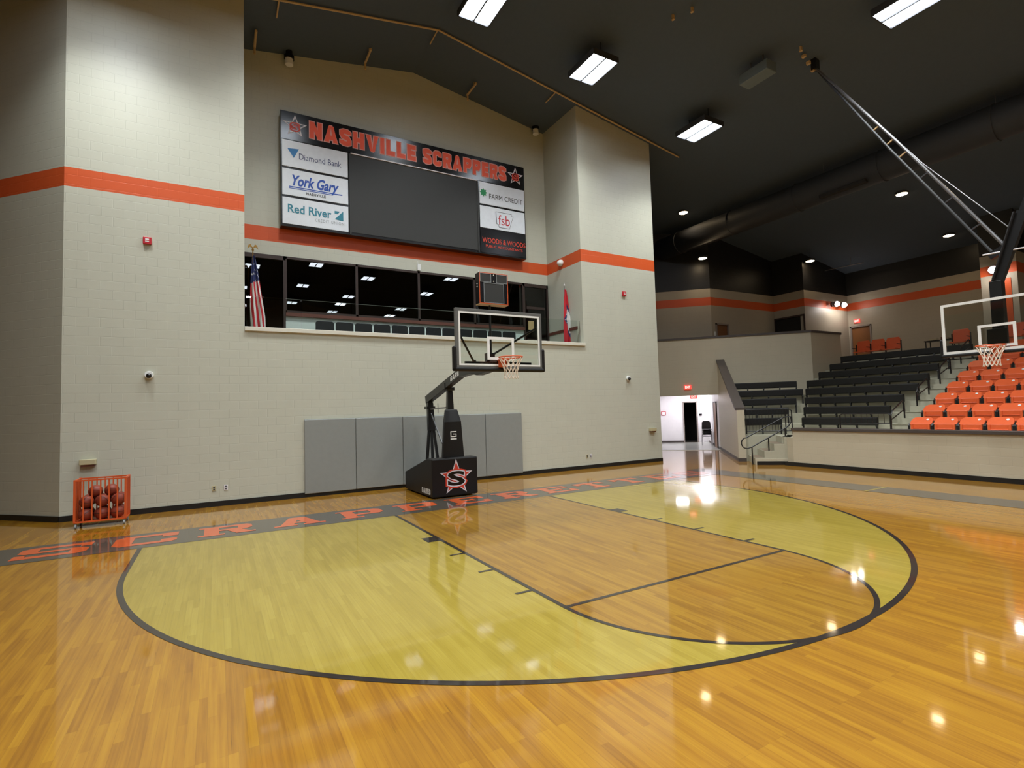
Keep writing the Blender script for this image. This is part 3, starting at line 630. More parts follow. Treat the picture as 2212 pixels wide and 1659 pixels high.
# ================= CEILING THINGS =================
cp=thing('conduit','long tan pipe run under the ceiling ridge along the alcove front','pipe',(.79,3.5,13.2))
zr=lambda x:roofz(x)-.07
b=B(); b.tube([(-7.6,3.52,zr(-7.6)),(.79,3.52,zr(.79)),(10.7,3.52,zr(10.7))],.028,8); obj('pipe_run',b,'tan',cp)
for x in (-3.55,.75,4.95):
    b=B(); b.tube([(x,3.52,zr(x)),(x,4.15,zr(x)-.02)],.02,8); obj('branch',b,'tan',cp)
for x,lab in ((-4.0,'leftmost short tan sprinkler arm under the alcove ceiling'),(-.9,'middle short tan sprinkler arm under the alcove ceiling'),(2.6,'rightmost short tan sprinkler arm under the alcove ceiling')):
    b=B(); b.tube([(x,4.75,roofz(x)-.13),(x,5.5,roofz(x)-.13)],.035,8); b.cyl((x,5.45,roofz(x)-.08),(x,5.45,roofz(x)-.34),.03,8); b.box(x-.02,x+.02,4.9,4.94,roofz(x)-.13,roofz(x)-.012); tag(obj('sprinkler_arm',b,'tan'),lab,'pipe','sprinkler arms in the alcove')
for x,lab in ((-3.08,'white can camera under the ceiling at the left of the alcove'),(5.46,'white can camera under the ceiling at the right of the alcove')):
    t=thing('ceiling_camera',lab,'camera',(x,5.62,12.35),0,'cameras under the alcove ceiling')
    b=B(); b.cyl((x,5.62,12.5),(x,5.62,roofz(x)),.09,16); b.cyl((x,5.62,12.5),(x,5.62,12.6),.14,20); obj('mount',b,'sbblack',t)
    b=B(); b.cyl((x,5.62,12.33),(x,5.62,12.5),.11,20); obj('body',b,'white',t)
dt=thing('air_duct','long dark round air duct hung over the bleachers','duct',(15.2,-12,9.9))
b=B(); b.tube([(15.1,8.8,10.1),(15.1,-34,10.1)],.53,32); obj('duct_run',b,'duct',dt,smooth=True)
for k in range(14):
    b=B(); b.tube([(15.1+.54*math.cos(t*2*PI/32),7.5-k*3,10.1+.54*math.sin(t*2*PI/32)) for t in range(32)],.015,5,close=True); obj('duct_joint',b,'duct',dt)
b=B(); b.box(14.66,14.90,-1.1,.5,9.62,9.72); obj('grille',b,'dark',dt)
for k in range(7):
    b=B(); b.cyl((15.1,5.5-k*5,10.6),(15.1,5.5-k*5,roofz(15.1)),.01,6); obj('hanger',b,'steel',dt)
t=thing('ceiling_box','grey box unit hanging under the ceiling near the backstop','unit',(8.78,-1.2,11.5))
b=B(); b.box(8.55,9.0,-1.65,-.75,11.45,11.75); obj('case',b,'unit',t,bevel=.02)
for q in (-1.0,-1.4): b=B(); b.cyl((8.78,q,11.75),(8.78,q,roofz(8.78)),.02,6); obj('hanger',b,'steel',t)
for k,(x,y) in enumerate(((5.78,-.84),(5.99,-1.3),(6.1,-1.93),(9.3,-2.2))):
    z=roofz(x); b=B(); b.box(x-.035,x+.035,y-.02,y+.02,z-.14,z); b.cyl((x,y-.04,z-.12),(x,y+.04,z-.12),.03,8); tag(obj('beam_clamp',b,'tan'),['tan beam clamp farthest left on the ceiling','second tan beam clamp from the left on the ceiling','third tan beam clamp from the left on the ceiling','tan beam clamp at the head of the backstop brace'][k],'clamp','beam clamps on the ceiling')
b=B(); b.tube([(24.0,7.4,9.2),(24.0,3.6,9.1)],.02,6); b.cyl((24,6.9,9.2),(24,6.9,9.52),.012,6); b.cyl((24,4.2,9.1),(24,4.2,9.52),.012,6); tag(obj('hanging_rod',b,'steel'),'thin rod hung under the dark ceiling above the corner opening','pipe')
# ================= VIDEO SCOREBOARD =================
sy=YB-.30
sb=thing('video_scoreboard','wide video scoreboard with team name and sponsor panels in the alcove','scoreboard',(.86,YB,7.6))
sc=lambda x,y=5.807: x # placed from the wall plane towards the court
# shrink about the camera axis not needed: cabinet is 30 cm deep
X0,X1b,Z0,Z1=-3.34,4.82,7.46,10.86
b=B(); b.box(X0,X1b,sy,YB-.02,Z0,Z1); obj('cabinet',b,'sbblack',sb,bevel=.01)
for q in (X0+1.0,X1b-1.2): b=B(); b.box(q,q+.2,YB-.02,YB,Z0+.2,Z1-.2); obj('wall_bracket',b,'steel',sb)
O=(0,sy,0); XX=(1,0,0); YY=(0,0,1)
H0z=10.02 # bottom of header
b=B(); b.box(X0+.03,X1b-.03,sy-.015,sy,H0z,Z1-.03); hd=obj('header_panel',b,'sbblack',sb)
lk=.02
for wd,tx0,tx1 in (('NASHVILLE',-2.55,.70),('SCRAPPERS',.95,4.05)):
    e=lettering('team_name',wd,'pinkish',hd,O,XX,YY,tx0,tx1,10.20,10.70,lk,w=.27,grow=.055)
    lettering('name_fill',wd,'brightred',e,O,XX,YY,tx0,tx1,10.20,10.70,lk+.004,w=.27,grow=.0)
for cx in (-2.95,4.44):
    e=B(); planar(e,star(cx,10.44,.34,.42),O,XX,YY,lk); st=obj('star_outline',e,'silver',hd)
    e=B(); planar(e,star(cx,10.44,.26,.42),O,XX,YY,lk+.002); obj('star_inside',e,'sbblack',st)
    text('letter_s_back','S','logor',st,O,XX,YY,cx-.15,cx+.15,10.28,10.56,lk+.004,bold=.12)
    text('letter_s','S','sbblack',st,O,XX,YY,cx-.10,cx+.10,10.32,10.52,lk+.006,bold=-.012)
xl0,xl1,xr0,xr1=-3.30,-1.47,2.98,4.78
b=B(); b.box(-1.38,2.88,sy-.012,sy,7.55,9.98); b.box(-1.43,-1.38,sy-.03,sy,7.49,9.98); b.box(2.88,2.93,sy-.03,sy,7.49,9.98); sco=obj('led_screen',b,'screen',sb)
b=B(); b.box(-1.38,2.88,sy-.04,sy,9.98,10.01); obj('screen_top_rail',b,'silver',sco)
def sponsor(nm,x0,x1,z0,z1,m='spwhite'):
    b=B(); b.box(x0,x1,sy-.02,sy,z0,z1); return obj(nm,b,m,sb)
l2=.026
zs=[(9.22,9.99),(8.38,9.15),(7.54,8.31)]
p=sponsor('sponsor_panel',xl0,xl1,*zs[0]); z=zs[0][0]
e=B(); planar(e,[(-3.160,z+.53),(-2.850,z+.56),(-2.990,z+.27)],O,XX,YY,l2); obj('triangle_logo',e,'lblue',p)
text('sponsor_name','Diamond Bank','dblue',p,O,XX,YY,-2.850,-1.660,z+.26,z+.44,l2,bold=.002)
p=sponsor('sponsor_panel',xl0,xl1,*zs[1]); z=zs[1][0]
text('sponsor_name','York Gary','blue',p,O,XX,YY,-3.040,-1.740,z+.20,z+.62,l2,bold=.03,shear=.3)
e=B(); planar(e,[(-3.120,z+.24),(-1.640,z+.24),(-1.640,z+.27),(-3.120,z+.27)],O,XX,YY,l2-.002); planar(e,[(-3.120,z+.20),(-1.920,z+.20),(-1.920,z+.22),(-3.120,z+.22)],O,XX,YY,l2-.002); obj('underline',e,'blue',p)
text('sponsor_city','NASHVILLE','dgrey',p,O,XX,YY,-2.660,-2.120,z+.08,z+.16,l2,bold=.03,space=1.2)
p=sponsor('sponsor_panel',xl0,xl1,*zs[2]); z=zs[2][0]
text('sponsor_name','Red River','teal',p,O,XX,YY,-3.160,-1.960,z+.33,z+.58,l2,bold=.02)
e=B(); planar(e,[(-1.870,z+.33),(-1.620,z+.30),(-1.620,z+.60),(-1.760,z+.45)],O,XX,YY,l2); planar(e,[(-1.870,z+.5),(-1.780,z+.5),(-1.720,z+.58),(-1.870,z+.58)],O,XX,YY,l2); obj('wedge_logo',e,'teal',p)
text('sponsor_line','CREDIT UNION','grey',p,O,XX,YY,-2.420,-1.600,z+.17,z+.26,l2,bold=.004,space=1.3)
zr_=[(9.22,9.99),(8.38,9.15),(7.50,8.33)]
p=sponsor('sponsor_panel',xr0,xr1,*zr_[0]); z=zr_[0][0]
e=B(); planar(e,star(3.130,z+.40,.15,.55,PI/4,4),O,XX,YY,l2); planar(e,star(3.130,z+.40,.15,.5,0,4),O,XX,YY,l2+.001); obj('flower_logo',e,'green',p)
text('sponsor_name','FARM CREDIT','dgrey',p,O,XX,YY,3.350,4.700,z+.22,z+.40,l2,bold=.0)
p=sponsor('sponsor_panel',xr0,xr1,*zr_[1]); z=zr_[1][0]
pts=[(3.590,z+.64),(4.230,z+.64),(4.230,z+.56),(4.310,z+.56),(4.210,z+.30),(4.140,z+.08),(3.710,z+.08),(3.690,z+.18),(3.610,z+.2)]
e=B(); planar(e,pts,O,XX,YY,l2); obj('state_outline',e,'dgrey',p)
cx=sum(a for a,_ in pts)/9; cz=sum(c for _,c in pts)/9
e=B(); planar(e,[(cx+(a-cx)*.95,cz+(c-cz)*.94) for a,c in pts],O,XX,YY,l2+.002); obj('state_inside',e,'spwhite',p)
text('sponsor_name','fsb','red',p,O,XX,YY,3.690,4.150,z+.18,z+.54,l2+.004,bold=.0)
p=sponsor('sponsor_panel',xr0,xr1,*zr_[2],m='sbblack'); z=zr_[2][0]
text('sponsor_name','WOODS & WOODS','logor',p,O,XX,YY,3.040,4.770,z+.36,z+.54,l2,bold=.012)
text('sponsor_line','PUBLIC ACCOUNTANTS','logor',p,O,XX,YY,3.170,4.650,z+.20,z+.29,l2,bold=.01)
# ================= SMALL WALL THINGS =================
def alarm(x,z,label):
    t=thing('fire_alarm',label,'fire alarm',(x,YW,z),0,'red fire alarms on the end wall')
    b=B(); b.box(x-.08,x+.08,YW-.06,YW,z-.08,z+.08); obj('case',b,'red',t,bevel=.01)
    b=B(); b.box(x-.035,x+.035,YW-.065,YW-.06,z+.01,z+.04); b.box(x-.035,x+.035,YW-.065,YW-.06,z-.03,z-.01); obj('strobe',b,'white',t)
alarm(-6.28,6.06,'red fire alarm high on the left pier'); alarm(7.76,6.08,'red fire alarm high on the right pier')
def dome(x,z,label):
    t=thing('dome_camera',label,'security camera',(x,YW,z),0,'dome cameras on the end wall')
    b=B(); b.cyl((x,YW,z+.02),(x,YW-.07,z+.02),.085,24); obj('base',b,'white',t,bevel=.008)
    b=B(); b.sphere((x,YW-.08,z-.0),.055,20,12); obj('lens_dome',b,'sbblack',t,smooth=True)
dome(-6.23,3.02,'white dome camera with black eye on the left pier'); dome(7.80,3.02,'white dome camera with black eye on the right pier')
def bbox(x,z,label):
    t=thing('wall_box',label,'wall box',(x,YW,z),0,'beige boxes low on the end wall')
    b=B(); b.box(x-.14,x+.14,YW-.12,YW,z-.045,z+.065); obj('cover',b,'beige',t,bevel=.008)
    b=B(); b.box(x-.11,x+.11,YW-.10,YW,z-.085,z-.045); obj('lower_lip',b,'rbrown',t)
bbox(-7.27,1.19,'beige metal box on the wall above the ball cart'); bbox(8.85,1.17,'beige metal box at the right end of the end wall')
for x,m,lab in ((-4.98,'beige','cream outlet plate low on the wall right of the cart'),(-4.74,'silver','silver outlet plate low on the wall right of the cart'),(5.86,'beige','left of two outlet plates low on the right pier'),(6.01,'silver','right of two outlet plates low on the right pier')):
    t=thing('outlet_plate',lab,'outlet',(x,YW,.42),0,'outlet plates on the end wall')
    b=B(); b.box(x-.04,x+.04,YW-.012,YW,.36,.48); obj('plate',b,m,t,bevel=.004)
    b=B(); b.box(x-.018,x+.018,YW-.016,YW-.01,.43,.46); b.box(x-.018,x+.018,YW-.016,YW-.01,.38,.41); obj('socket',b,'dgrey',t)
t=thing('siren','white round siren on the orange band of the alcove side wall','siren',(XBB,4.86,7.28)); b=B(); b.cyl((XBB,4.86,7.28),(XBB-.08,4.86,7.28),.12,24); b.sphere((XBB-.08,4.86,7.28),.10,20,10); obj('dome',b,'white',t,smooth=True)
t=thing('wireless_box','small white box above the press box windows','box',(.84,YB,6.8)); b=B(); b.box(.78,.89,YB-.06,YB,6.68,6.90); obj('case',b,'white',t,bevel=.008); b=B(); b.cyl((.80,YB-.03,6.9),(.80,YB-.03,7.0),.006,6); obj('antenna',b,'white',t)
# grey wall pads
px=[-3.02,-1.75,-.48,.79,2.06,3.33]
pl=['leftmost of the five grey wall pads','second grey wall pad from the left','middle grey wall pad, behind the hoop stand','second grey wall pad from the right','rightmost of the five grey wall pads']
for i in range(5):
    t=thing('wall_pad',pl[i],'wall pad',(px[i]+.63,YW,.1),0,'grey wall pads behind the hoop')
    b=B(); b.box(px[i]+.006,px[i+1]-.006,YW-.06,YW-.004,.085,1.94); obj('cushion',b,'gpad',t,bevel=.014)
    b=B(); b.box(px[i]+.01,px[i+1]-.01,YW-.02,YW-.001,.08,1.945); obj('backing_board',b,'gpad2',t)
# ================= PORTABLE HOOP =================
hp=thing('portable_hoop','black portable basketball hoop with padded base in front of the grey pads','basketball hoop',(.035,2.3,0))
bx0,bx1=-.555,.625
prof=[(1.30,.03),(3.32,.03),(3.32,.48),(1.64,.93),(1.30,.93)]
b=B(); b.ext([(bx0,y,z) for y,z in prof],(bx1-bx0,0,0)); bp_=obj('base_padding',b,'pad',hp,bevel=.03)
OX=(0,1.30,0)
emblem(bp_,(0.055,1.30,.48),(1,0,0),(0,0,1),0,-.02,.445,.006)
lettering('maker_name','GARED','white',bp_,(bx0,0,0),(0,-1,0),(0,0,1),-2.0,-1.42,.09,.22,.005,w=.26)
for x in (bx0+.12,bx1-.12):
    for y in (1.5,3.1): b=B(); b.cyl((x-.03,y,.035),(x+.03,y,.035),.035,12); obj('wheel',b,'bmetal',hp)
# padded tower
tz=[.90,1.79,2.09]; fr=[(-.225,.345,1.43,1.72),(-.155,.295,1.46,1.74),(-.10,.235,1.55,1.75)]
b=B(); rings=[]
for z,(xa,xb,ya,yb) in zip(tz,fr): rings.append([(xa,ya,z),(xb,ya,z),(xb-.05,yb,z),(xa+.08,yb,z)])
for r0,r1 in zip(rings,rings[1:]):
    for k in range(4): b.poly([r0[k],r0[(k+1)%4],r1[(k+1)%4],r1[k]])
b.poly(rings[0][::-1]); b.poly(rings[-1]); bmesh.ops.remove_doubles(b.bm,verts=b.bm.verts[:],dist=1e-5); tw=obj('tower_padding',b,'pad',hp,bevel=.02)
vx=Vector((0,-.08/.893*-1,1)).normalized(); vx=Vector((0,.0896,.996))
e=B(); og=(.07,1.4465,1.40); vx=Vector((0,.0337,.9994))

def rr(x0,z0,x1,z1): planar(e,[(x0,z0),(x1,z0),(x1,z1),(x0,z1)],og,(1,0,0),tuple(vx),.006)
rr(-.08,.02,-.055,.16); rr(-.08,.135,.08,.16); rr(-.08,.02,.08,.045); rr(.055,.02,.08,.10); rr(-.01,.08,.08,.10); rr(-.08,-.04,.08,-.01); obj('maker_mark',e,'white',tw)
# front mast and rear legs
b=B(); b.hexa([(0.0,1.60,1.9),(.18,1.60,1.9),(.18,1.74,1.9),(0.0,1.74,1.9),(.03,1.62,2.62),(.15,1.62,2.62),(.15,1.74,2.62),(.03,1.74,2.62)]); b.box(-.01,.19,1.58,1.78,2.56,2.64); b.box(-.07,.11,1.6,1.76,2.6,2.75); obj('mast',b,'bmetal',hp,bevel=.01)
piv=(0.04,2.86,1.72)
for xe,ye in ((-.17,2.70),(.02,2.74),(.20,2.78)):
    b=B(); b.bar((piv[0]+(xe-.02)*.25,piv[1],piv[2]),(xe,ye,.60),.06,.06); obj('rear_leg',b,'bmetal',hp)
b=B(); b.hexa([(-.05,2.80,1.55),(.14,2.80,1.55),(.14,2.92,1.55),(-.05,2.92,1.55),(-.04,2.84,2.30),(.10,2.84,2.30),(.10,2.98,2.30),(-.04,2.98,2.30)]); b.box(-.09,.14,2.80,3.0,2.12,2.19); obj('rear_bracket',b,'bmetal',hp)
b=B(); b.bar((.02,2.85,2.12),(.04,1.8,2.14),.035); b.cyl((.02,2.3,2.0),(.02,2.3,2.26),.01,6); obj('crank_rod',b,'steel',hp)
b=B(); b.bar((.02,2.8,2.0),(.0,2.0,1.25),.03); obj('gas_strut',b,'bmetal',hp)
# arm
b=B(); b.bar((.02,3.02,2.37),(.02,.55,2.98),.15,.20,up=(0,0,1)); am=obj('arm',b,'bmetal',hp,bevel=.008)
b=B(); b.ext([(-.06,.75,3.02),(-.06,.75,2.83),(-.06,.1,2.86),(-.06,-.2,2.80),(-.06,-.95,2.86),(-.06,-.95,2.98),(-.06,.1,3.02)],(.16,0,0)); obj('arm_end',b,'bmetal',hp)
ad=Vector((0,.55-3.02,2.98-2.37)).normalized(); up=Vector((0,-ad.z*-1,0)); up=Vector((0,ad.z,-ad.y)) 
up=Vector((0,ad.z,-ad.y)); up=up if up.z>0 else -up
lettering('maker_name','GARED','white',am,(.02-.075,3.02,2.37),tuple(ad),tuple(up),1.80,2.45,-.055,.055,.004,w=.26,slant=.25)
# backboard
yb=-1.20
bb_=B(); bb_.box(-.90,.90,yb-.006,yb+.006,2.93,3.94); bd=obj('backboard_glass',bb_,'glass',hp)
b=B()
def frame(b,x0,x1,z0,z1,w,y0,y1): b.box(x0,x1,y0,y1,z0,z0+w); b.box(x0,x1,y0,y1,z1-w,z1); b.box(x0,x0+w,y0,y1,z0+w,z1-w); b.box(x1-w,x1,y0,y1,z0+w,z1-w)
frame(b,-.975,.975,2.85,4.02,.062,yb-.02,yb+.05); obj('backboard_frame',b,'greyframe',hp,bevel=.006)
b=B(); frame(b,-.914,.914,2.912,3.957,.035,yb-.024,yb-.010); frame(b,-.305,.305,3.03,3.49,.055,yb-.014,yb-.007); obj('target_square',b,'white',hp)
b=B()
b.box(-1.03,1.03,yb-.04,yb+.08,2.80,2.88)
for s in (-1,1): b.box(min(s*.96,s*1.03),max(s*.96,s*1.03),yb-.04,yb+.08,2.80,3.28)
obj('edge_padding',b,'pad',hp,bevel=.03)
hub=(.0,-.72,3.10)
b=B(); b.bar((hub[0],-.72,2.9),(hub[0],-.72,3.22),.16,.16); b.bar(hub,(-.2,-.8,2.96),.05); b.box(-.75,.75,yb+.06,yb+.10,2.93,3.0); b.bar((0,-.72,3.0),(0,yb+.06,3.0),.12); obj('hub',b,'bmetal',hp)
for pts in (((-.35,-.75,3.05),(-.42,-.8,3.05),(-.88,yb+.06,3.55)),((.0,-.7,3.15),(.88,yb+.06,3.72)),((.0,-.7,3.15),(.55,-.72,3.02))):
    b=B(); b.tube(pts,.022,8); obj('brace',b,'bmetal',hp)
def rim_net(root,cx,cy,cz,dirv,cord='net',scale=1.0):
    """ring, breakaway plate and net; dirv points from ring centre to the board"""
    d=Vector(dirv)
    b=B(); b.tube([(cx+.2286*math.cos(t*2*PI/36),cy+.2286*math.sin(t*2*PI/36),cz) for t in range(36)],.011,8,close=True)
    side=Vector((-d.y,d.x,0)); c=Vector((cx,cy,cz)); 
    for s in (-1,1): b.tube([c+d*.19+side*.12*s,c+d*.36+side*.075*s+Vector((0,0,-.05))],.011,6)
    p0=c+d*.36; V=[]
    b._bar(c+d*.22+Vector((0,0,-.015)),c+d*.385+Vector((0,0,-.03)),side*.09,Vector((0,0,.012)))
    b._bar(c+d*.30+Vector((0,0,-.09)),c+d*.385+Vector((0,0,-.09)),side*.07,Vector((0,0,.075)))
    r=obj('rim',b,'orange',root,smooth=False)
    b=B(); N=12; prof=[(.2286,-.012),(.19,-.10),(.15,-.19),(.125,-.28),(.128,-.36),(.14,-.42)]
    for k in range(N):
        for sgn in (-1,1):
            pts=[]
            for j,(rr_,zz_) in enumerate(prof):
                a=2*PI*(k+sgn*j*.5)/N; pts.append((cx+rr_*math.cos(a),cy+rr_*math.sin(a),cz+zz_))
            b.tube(pts,.006,5)
    obj('net',b,cord,root)
rim_net(hp,0,-1.60,3.05,(0,1,0))
# shot clock on its pole
sk=thing('shot_clock','black shot clock with orange trim on a pole above the glass backboard','shot clock',(.04,-.72,3.2))
b=B(); b.cyl((.04,-.70,3.2),(.04,-.70,4.26),.022,10); obj('pole',b,'bmetal',sk)
cx0,cx1=-.24,.43; z0,z1=4.24,4.89; y0=-.80
b=B(); b.box(cx0,cx1,y0,-.62,z0,z1); cs_=obj('case',b,'sbblack',sk,bevel=.006)
b=B(); frame(b,cx0,cx1,z0,z1,.014,y0-.008,y0+.002); obj('orange_trim',b,'orange',sk)
b=B(); b.box(cx0-.0,cx1,y0-.004,-.62,z0-.012,z0-.001); obj('bottom_plate',b,'tan',sk)
for fa,fb_,fc,fd in ((-.14,.33,4.26,4.68),(cx0+.015,.035,4.69,4.875),(.155,cx1-.015,4.69,4.875)):
    b=B(); frame(b,fa,fb_,fc,fd,.009,y0-.010,y0-.003); e=obj('digit_frame',b,'grey',sk)
    b=B(); b.box(fa+.008,fb_-.008,y0-.003,y0,fc+.008,fd-.008); obj('digit_window',b,'screen',e)
for z in (4.72,4.85): b=B(); b.sphere((.095,y0-.004,z),.014,10,6); obj('lamp_dot',b,'white',sk)
for z in (4.6,4.66): b=B(); b.sphere((cx0-.002,-.71,z),.014,10,6); obj('lamp_dot',b,'white',sk)
for q in (-.20,.38): b=B(); b.cyl((q,-.7,4.89),(q,-.7,4.95),.005,5); obj('antenna',b,'white',sk)
# ================= BALL CART =================
ct=thing('ball_cart','orange wheeled ball cart full of basketballs at the left pier','ball cart',(-6.9,2.87,0))
c0,c1,d0,d1=-7.29,-6.50,2.62,3.10; zb,zt=.12,.91
b=B(); 
for z in (zb,zt):
    b.bar((c0,d0,z),(c1,d0,z),.028); b.bar((c0,d1,z),(c1,d1,z),.028); b.bar((c0,d0,z),(c0,d1,z),.028); b.bar((c1,d0,z),(c1,d1,z),.028)
obj('frame',b,'orange',ct)
b=B(); b.box(c0,c1,d0,d1,zb-.012,zb+.004); obj('tray',b,'orange',ct)
for x in (c0,c1):
    for y in (d0,d1):
        b=B(); b.bar((x,y,zb),(x,y,zt+.02),.035); obj('corner_post',b,'orange',ct)
for k in range(1,6):
    for y in (d0,d1):
        x=c0+(c1-c0)*k/6; b=B(); b.bar((x,y,zb),(x,y,zt),.022); obj('bar',b,'orange',ct)
for k in range(1,4):
    for x in (c0,c1):
        y=d0+(d1-d0)*k/4; b=B(); b.bar((x,y,zb),(x,y,zt),.022); obj('bar',b,'orange',ct)
for x in (c0+.02,c1-.02):
    for y in (d0+.02,d1-.02):
        b=B(); b.cyl((x-.014,y,.042),(x+.014,y,.042),.042,16); b.bar((x,y,.05),(x,y,.12),.03); obj('caster',b,'grey',ct)
b=B(); b.sphere((0,0,0),.119,28,16); bal=obj('basketball',b,'ball',smooth=True); tag(bal,'x','basketball','basketballs in the orange cart')
fb=True
for j,z in enumerate((.245,.486)):
    for yi,y in enumerate((2.755,2.995)):
        for xi,x in enumerate((-7.145,-6.895,-6.645)):
            lab='%s basketball of the %s row in the %s layer of the cart'%(['left','middle','right'][xi],['front','back'][yi],['bottom','second'][j])
            loc=(x+(.012 if j else 0),y,z); o=bal if fb else bal.copy()
            if not fb: COL.objects.link(o)
            fb=False; o.location=loc; o.rotation_euler=(random.random()*3,random.random()*3,random.random()*3); o['label']=lab
for x,lab in ((-7.01,'left of the two basketballs lying on top of the pile'),(-6.755,'right of the two basketballs lying on top of the pile')):
    o=bal.copy(); COL.objects.link(o); o.location=(x,2.875,.665); o.rotation_euler=(1,x,2); o['label']=lab
# ================= ALCOVE CHAIRS AND FLAGS =================
def stack_chair(label,cat_group):
    t=thing('press_chair',label,'chair',(0,0,0),0,cat_group)
    b=B(); b.ext([(-.25,0,.78),(-.22,0,.60),(.22,0,.60),(.25,0,.78),(.25,0,1.01),(.235,0,1.05),(.20,0,1.075),(-.20,0,1.075),(-.235,0,1.05),(-.25,0,1.01)],(0,.035,0)); obj('backrest',b,'chair',t,local=True,bevel=.01)
    b=B(); b.box(-.23,.23,-.42,0.0,.42,.46); obj('seat',b,'chair',t,local=True,bevel=.01)
    for sx in (-1,1):
        b=B(); b.tube([(sx*.2,-.38,0),(sx*.2,-.36,.42)],.012,6); obj('leg',b,'steel',t,local=True)
        b=B(); b.tube([(sx*.2,.02,0),(sx*.2,-.02,.42),(sx*.2,.02,.66)],.012,6); obj('leg',b,'steel',t,local=True)
    return t
pc=stack_chair('x','black chairs along the alcove parapet'); kidmap(pc)
ordn=['first','second','third','fourth','fifth','sixth','seventh','eighth','ninth','tenth','eleventh','twelfth']
for k in range(12):
    loc=(-2.26+.545*k,5.02,3.63); lab='black chair behind the parapet sill, %s from the left'%ordn[k]
    if k==0: pc.location=loc; pc['label']=lab
    else: dup(pc,loc,0,lab)
def flag(label,x,y,z0,ztop,width,m,finial,flip=1):
    t=thing('draped_flag',label,'flag',(x,y,3.55))
    b=B(); b.cyl((x,y,3.55),(x,y,ztop),.014,10); b.cyl((x,y,3.55),(x,y,3.62),.15,20); obj('flagpole',b,'gold' if finial=='eagle' else 'steel',t)
    b=B()
    if finial=='eagle':
        b.sphere((x,y,ztop+.02),.03,12,8); b.cyl((x,y,ztop+.03),(x,y,ztop+.09),.02,8)
        for s in (-1,1): b.ext([(x,y,ztop+.07),(x+s*.05,y,ztop+.17),(x+s*.10,y,ztop+.15),(x+s*.13,y,ztop+.04),(x+s*.07,y,ztop+.10)],(0,.012,0))
    else: b.sphere((x,y,ztop+.02),.03,12,8); b.cyl((x,y,ztop+.04),(x,y,ztop+.12),.014,8,r2=.003)
    obj('finial',b,'gold' if finial=='eagle' else 'silver',t)
    me=bpy.data.meshes.new('flag_cloth'); bm=bmesh.new(); uvl=bm.loops.layers.uv.new('UVMap'); nu,nv=28,30; zt=ztop-.14; zb_=z0; V=[]
    for j in range(nv+1):
        v=j/nv; z=zt+(zb_-zt)*v; row=[]
        for i in range(nu+1):
            u=i/nu; wd=width*(.14+.86*min(1,v*1.35)**.8)
            xx=x+flip*(u-.25+.10*v*v)*wd; yy=y-.02+.055*math.sin(u*13+v*2.0)*(.35+.65*v)-.03*u
            zz2=z-(.22*u*u*v)+(.10*(1-u)*v); row.append(bm.verts.new((xx-x,yy-y,zz2-3.55)))
        V.append(row)
    for j in range(nv):
        for i in range(nu):
            f=bm.faces.new([V[j][i],V[j][i+1],V[j+1][i+1],V[j+1][i]])
            for lp,(a,c) in zip(f.loops,((i,j),(i+1,j),(i+1,j+1),(i,j+1))): lp[uvl].uv=(a/nu,1-c/nv)
            f.smooth=True
    bm.to_mesh(me); bm.free(); me.materials.append(m); o=bpy.data.objects.new('flag_cloth',me); COL.objects.link(o); o.parent=t
    return t
flag('US flag draped on a gold eagle-topped pole at the left of the alcove',-4.10,4.75,4.32,6.42,.36,flagm('us_flag_cloth','us'),'eagle')
flag('red flag with blue and white diamond draped on a pole at the alcove right wall',5.74,4.52,4.24,6.36,.36,flagm('arkansas_flag_cloth','ar'),'ball')
# ================= SIDE GOAL =================
sg=thing('ceiling_backstop','side basketball backstop hung from the ceiling in front of the orange seats','basketball hoop',(9.05,-5.97,2.97))
yc=-5.985
b=B(); b.box(9.03,9.045,yc-.914,yc+.914,2.97,4.06); obj('backboard_glass',b,'glass',sg)
def framex(b,y0,y1,z0,z1,w,x0,x1): b.box(x0,x1,y0,y1,z0,z0+w); b.box(x0,x1,y0,y1,z1-w,z1); b.box(x0,x1,y0,y0+w,z0+w,z1-w); b.box(x0,x1,y1-w,y1,z0+w,z1-w)
b=B(); framex(b,yc-.92,yc+.92,2.965,4.065,.055,9.02,9.05); obj('backboard_border',b,'white',sg)
b=B(); framex(b,yc-.305,yc+.305,3.04,3.52,.052,9.022,9.03); obj('target_square',b,'white',sg)
b=B(); b.box(8.99,9.10,yc-.97,yc+.97,2.90,2.965)
for s in (-1,1): b.box(8.99,9.10,min(yc+s*.92,yc+s*.97),max(yc+s*.92,yc+s*.97),2.90,3.30)
obj('edge_padding',b,'pad',sg,bevel=.02)
rim_net(sg,8.60,yc-.02,3.05,(1,0,0))
b=B(); b.box(9.12,9.32,yc-.10,yc+.10,3.0,4.42); b.box(9.05,9.14,yc-.15,yc+.17,3.10,3.42); obj('mast',b,'bmetal',sg,bevel=.01)
b=B(); b.bar((9.22,yc,4.36),(9.25,yc-.48,5.75),.17); b.bar((9.25,yc-.48,5.72),(9.6,-8.6,roofz(9.6)-.1),.14); b.tube([(9.1,yc+.02,4.45),(9.12,yc-.38,5.75)],.025,8); obj('mast_upper',b,'bmetal',sg)
J=Vector((9.42,-6.02,5.08)); T=Vector((10.05,-2.15,11.60)); PV=Vector((.1,-.8,.45)).normalized()
for sg_ in (-1,1):
    b=B(); b.tube([J+PV*.11*sg_,J.lerp(T,.5)+PV*.10*sg_,J.lerp(T,.93)+PV*.02*sg_,T],.034 if sg_>0 else .028,8); obj('brace_tube',b,'steel' if sg_>0 else 'duct',sg)
b=B(); b.bar(J-PV*.2,J+PV*.16,.12,.14); obj('brace_knuckle',b,'bmetal',sg)
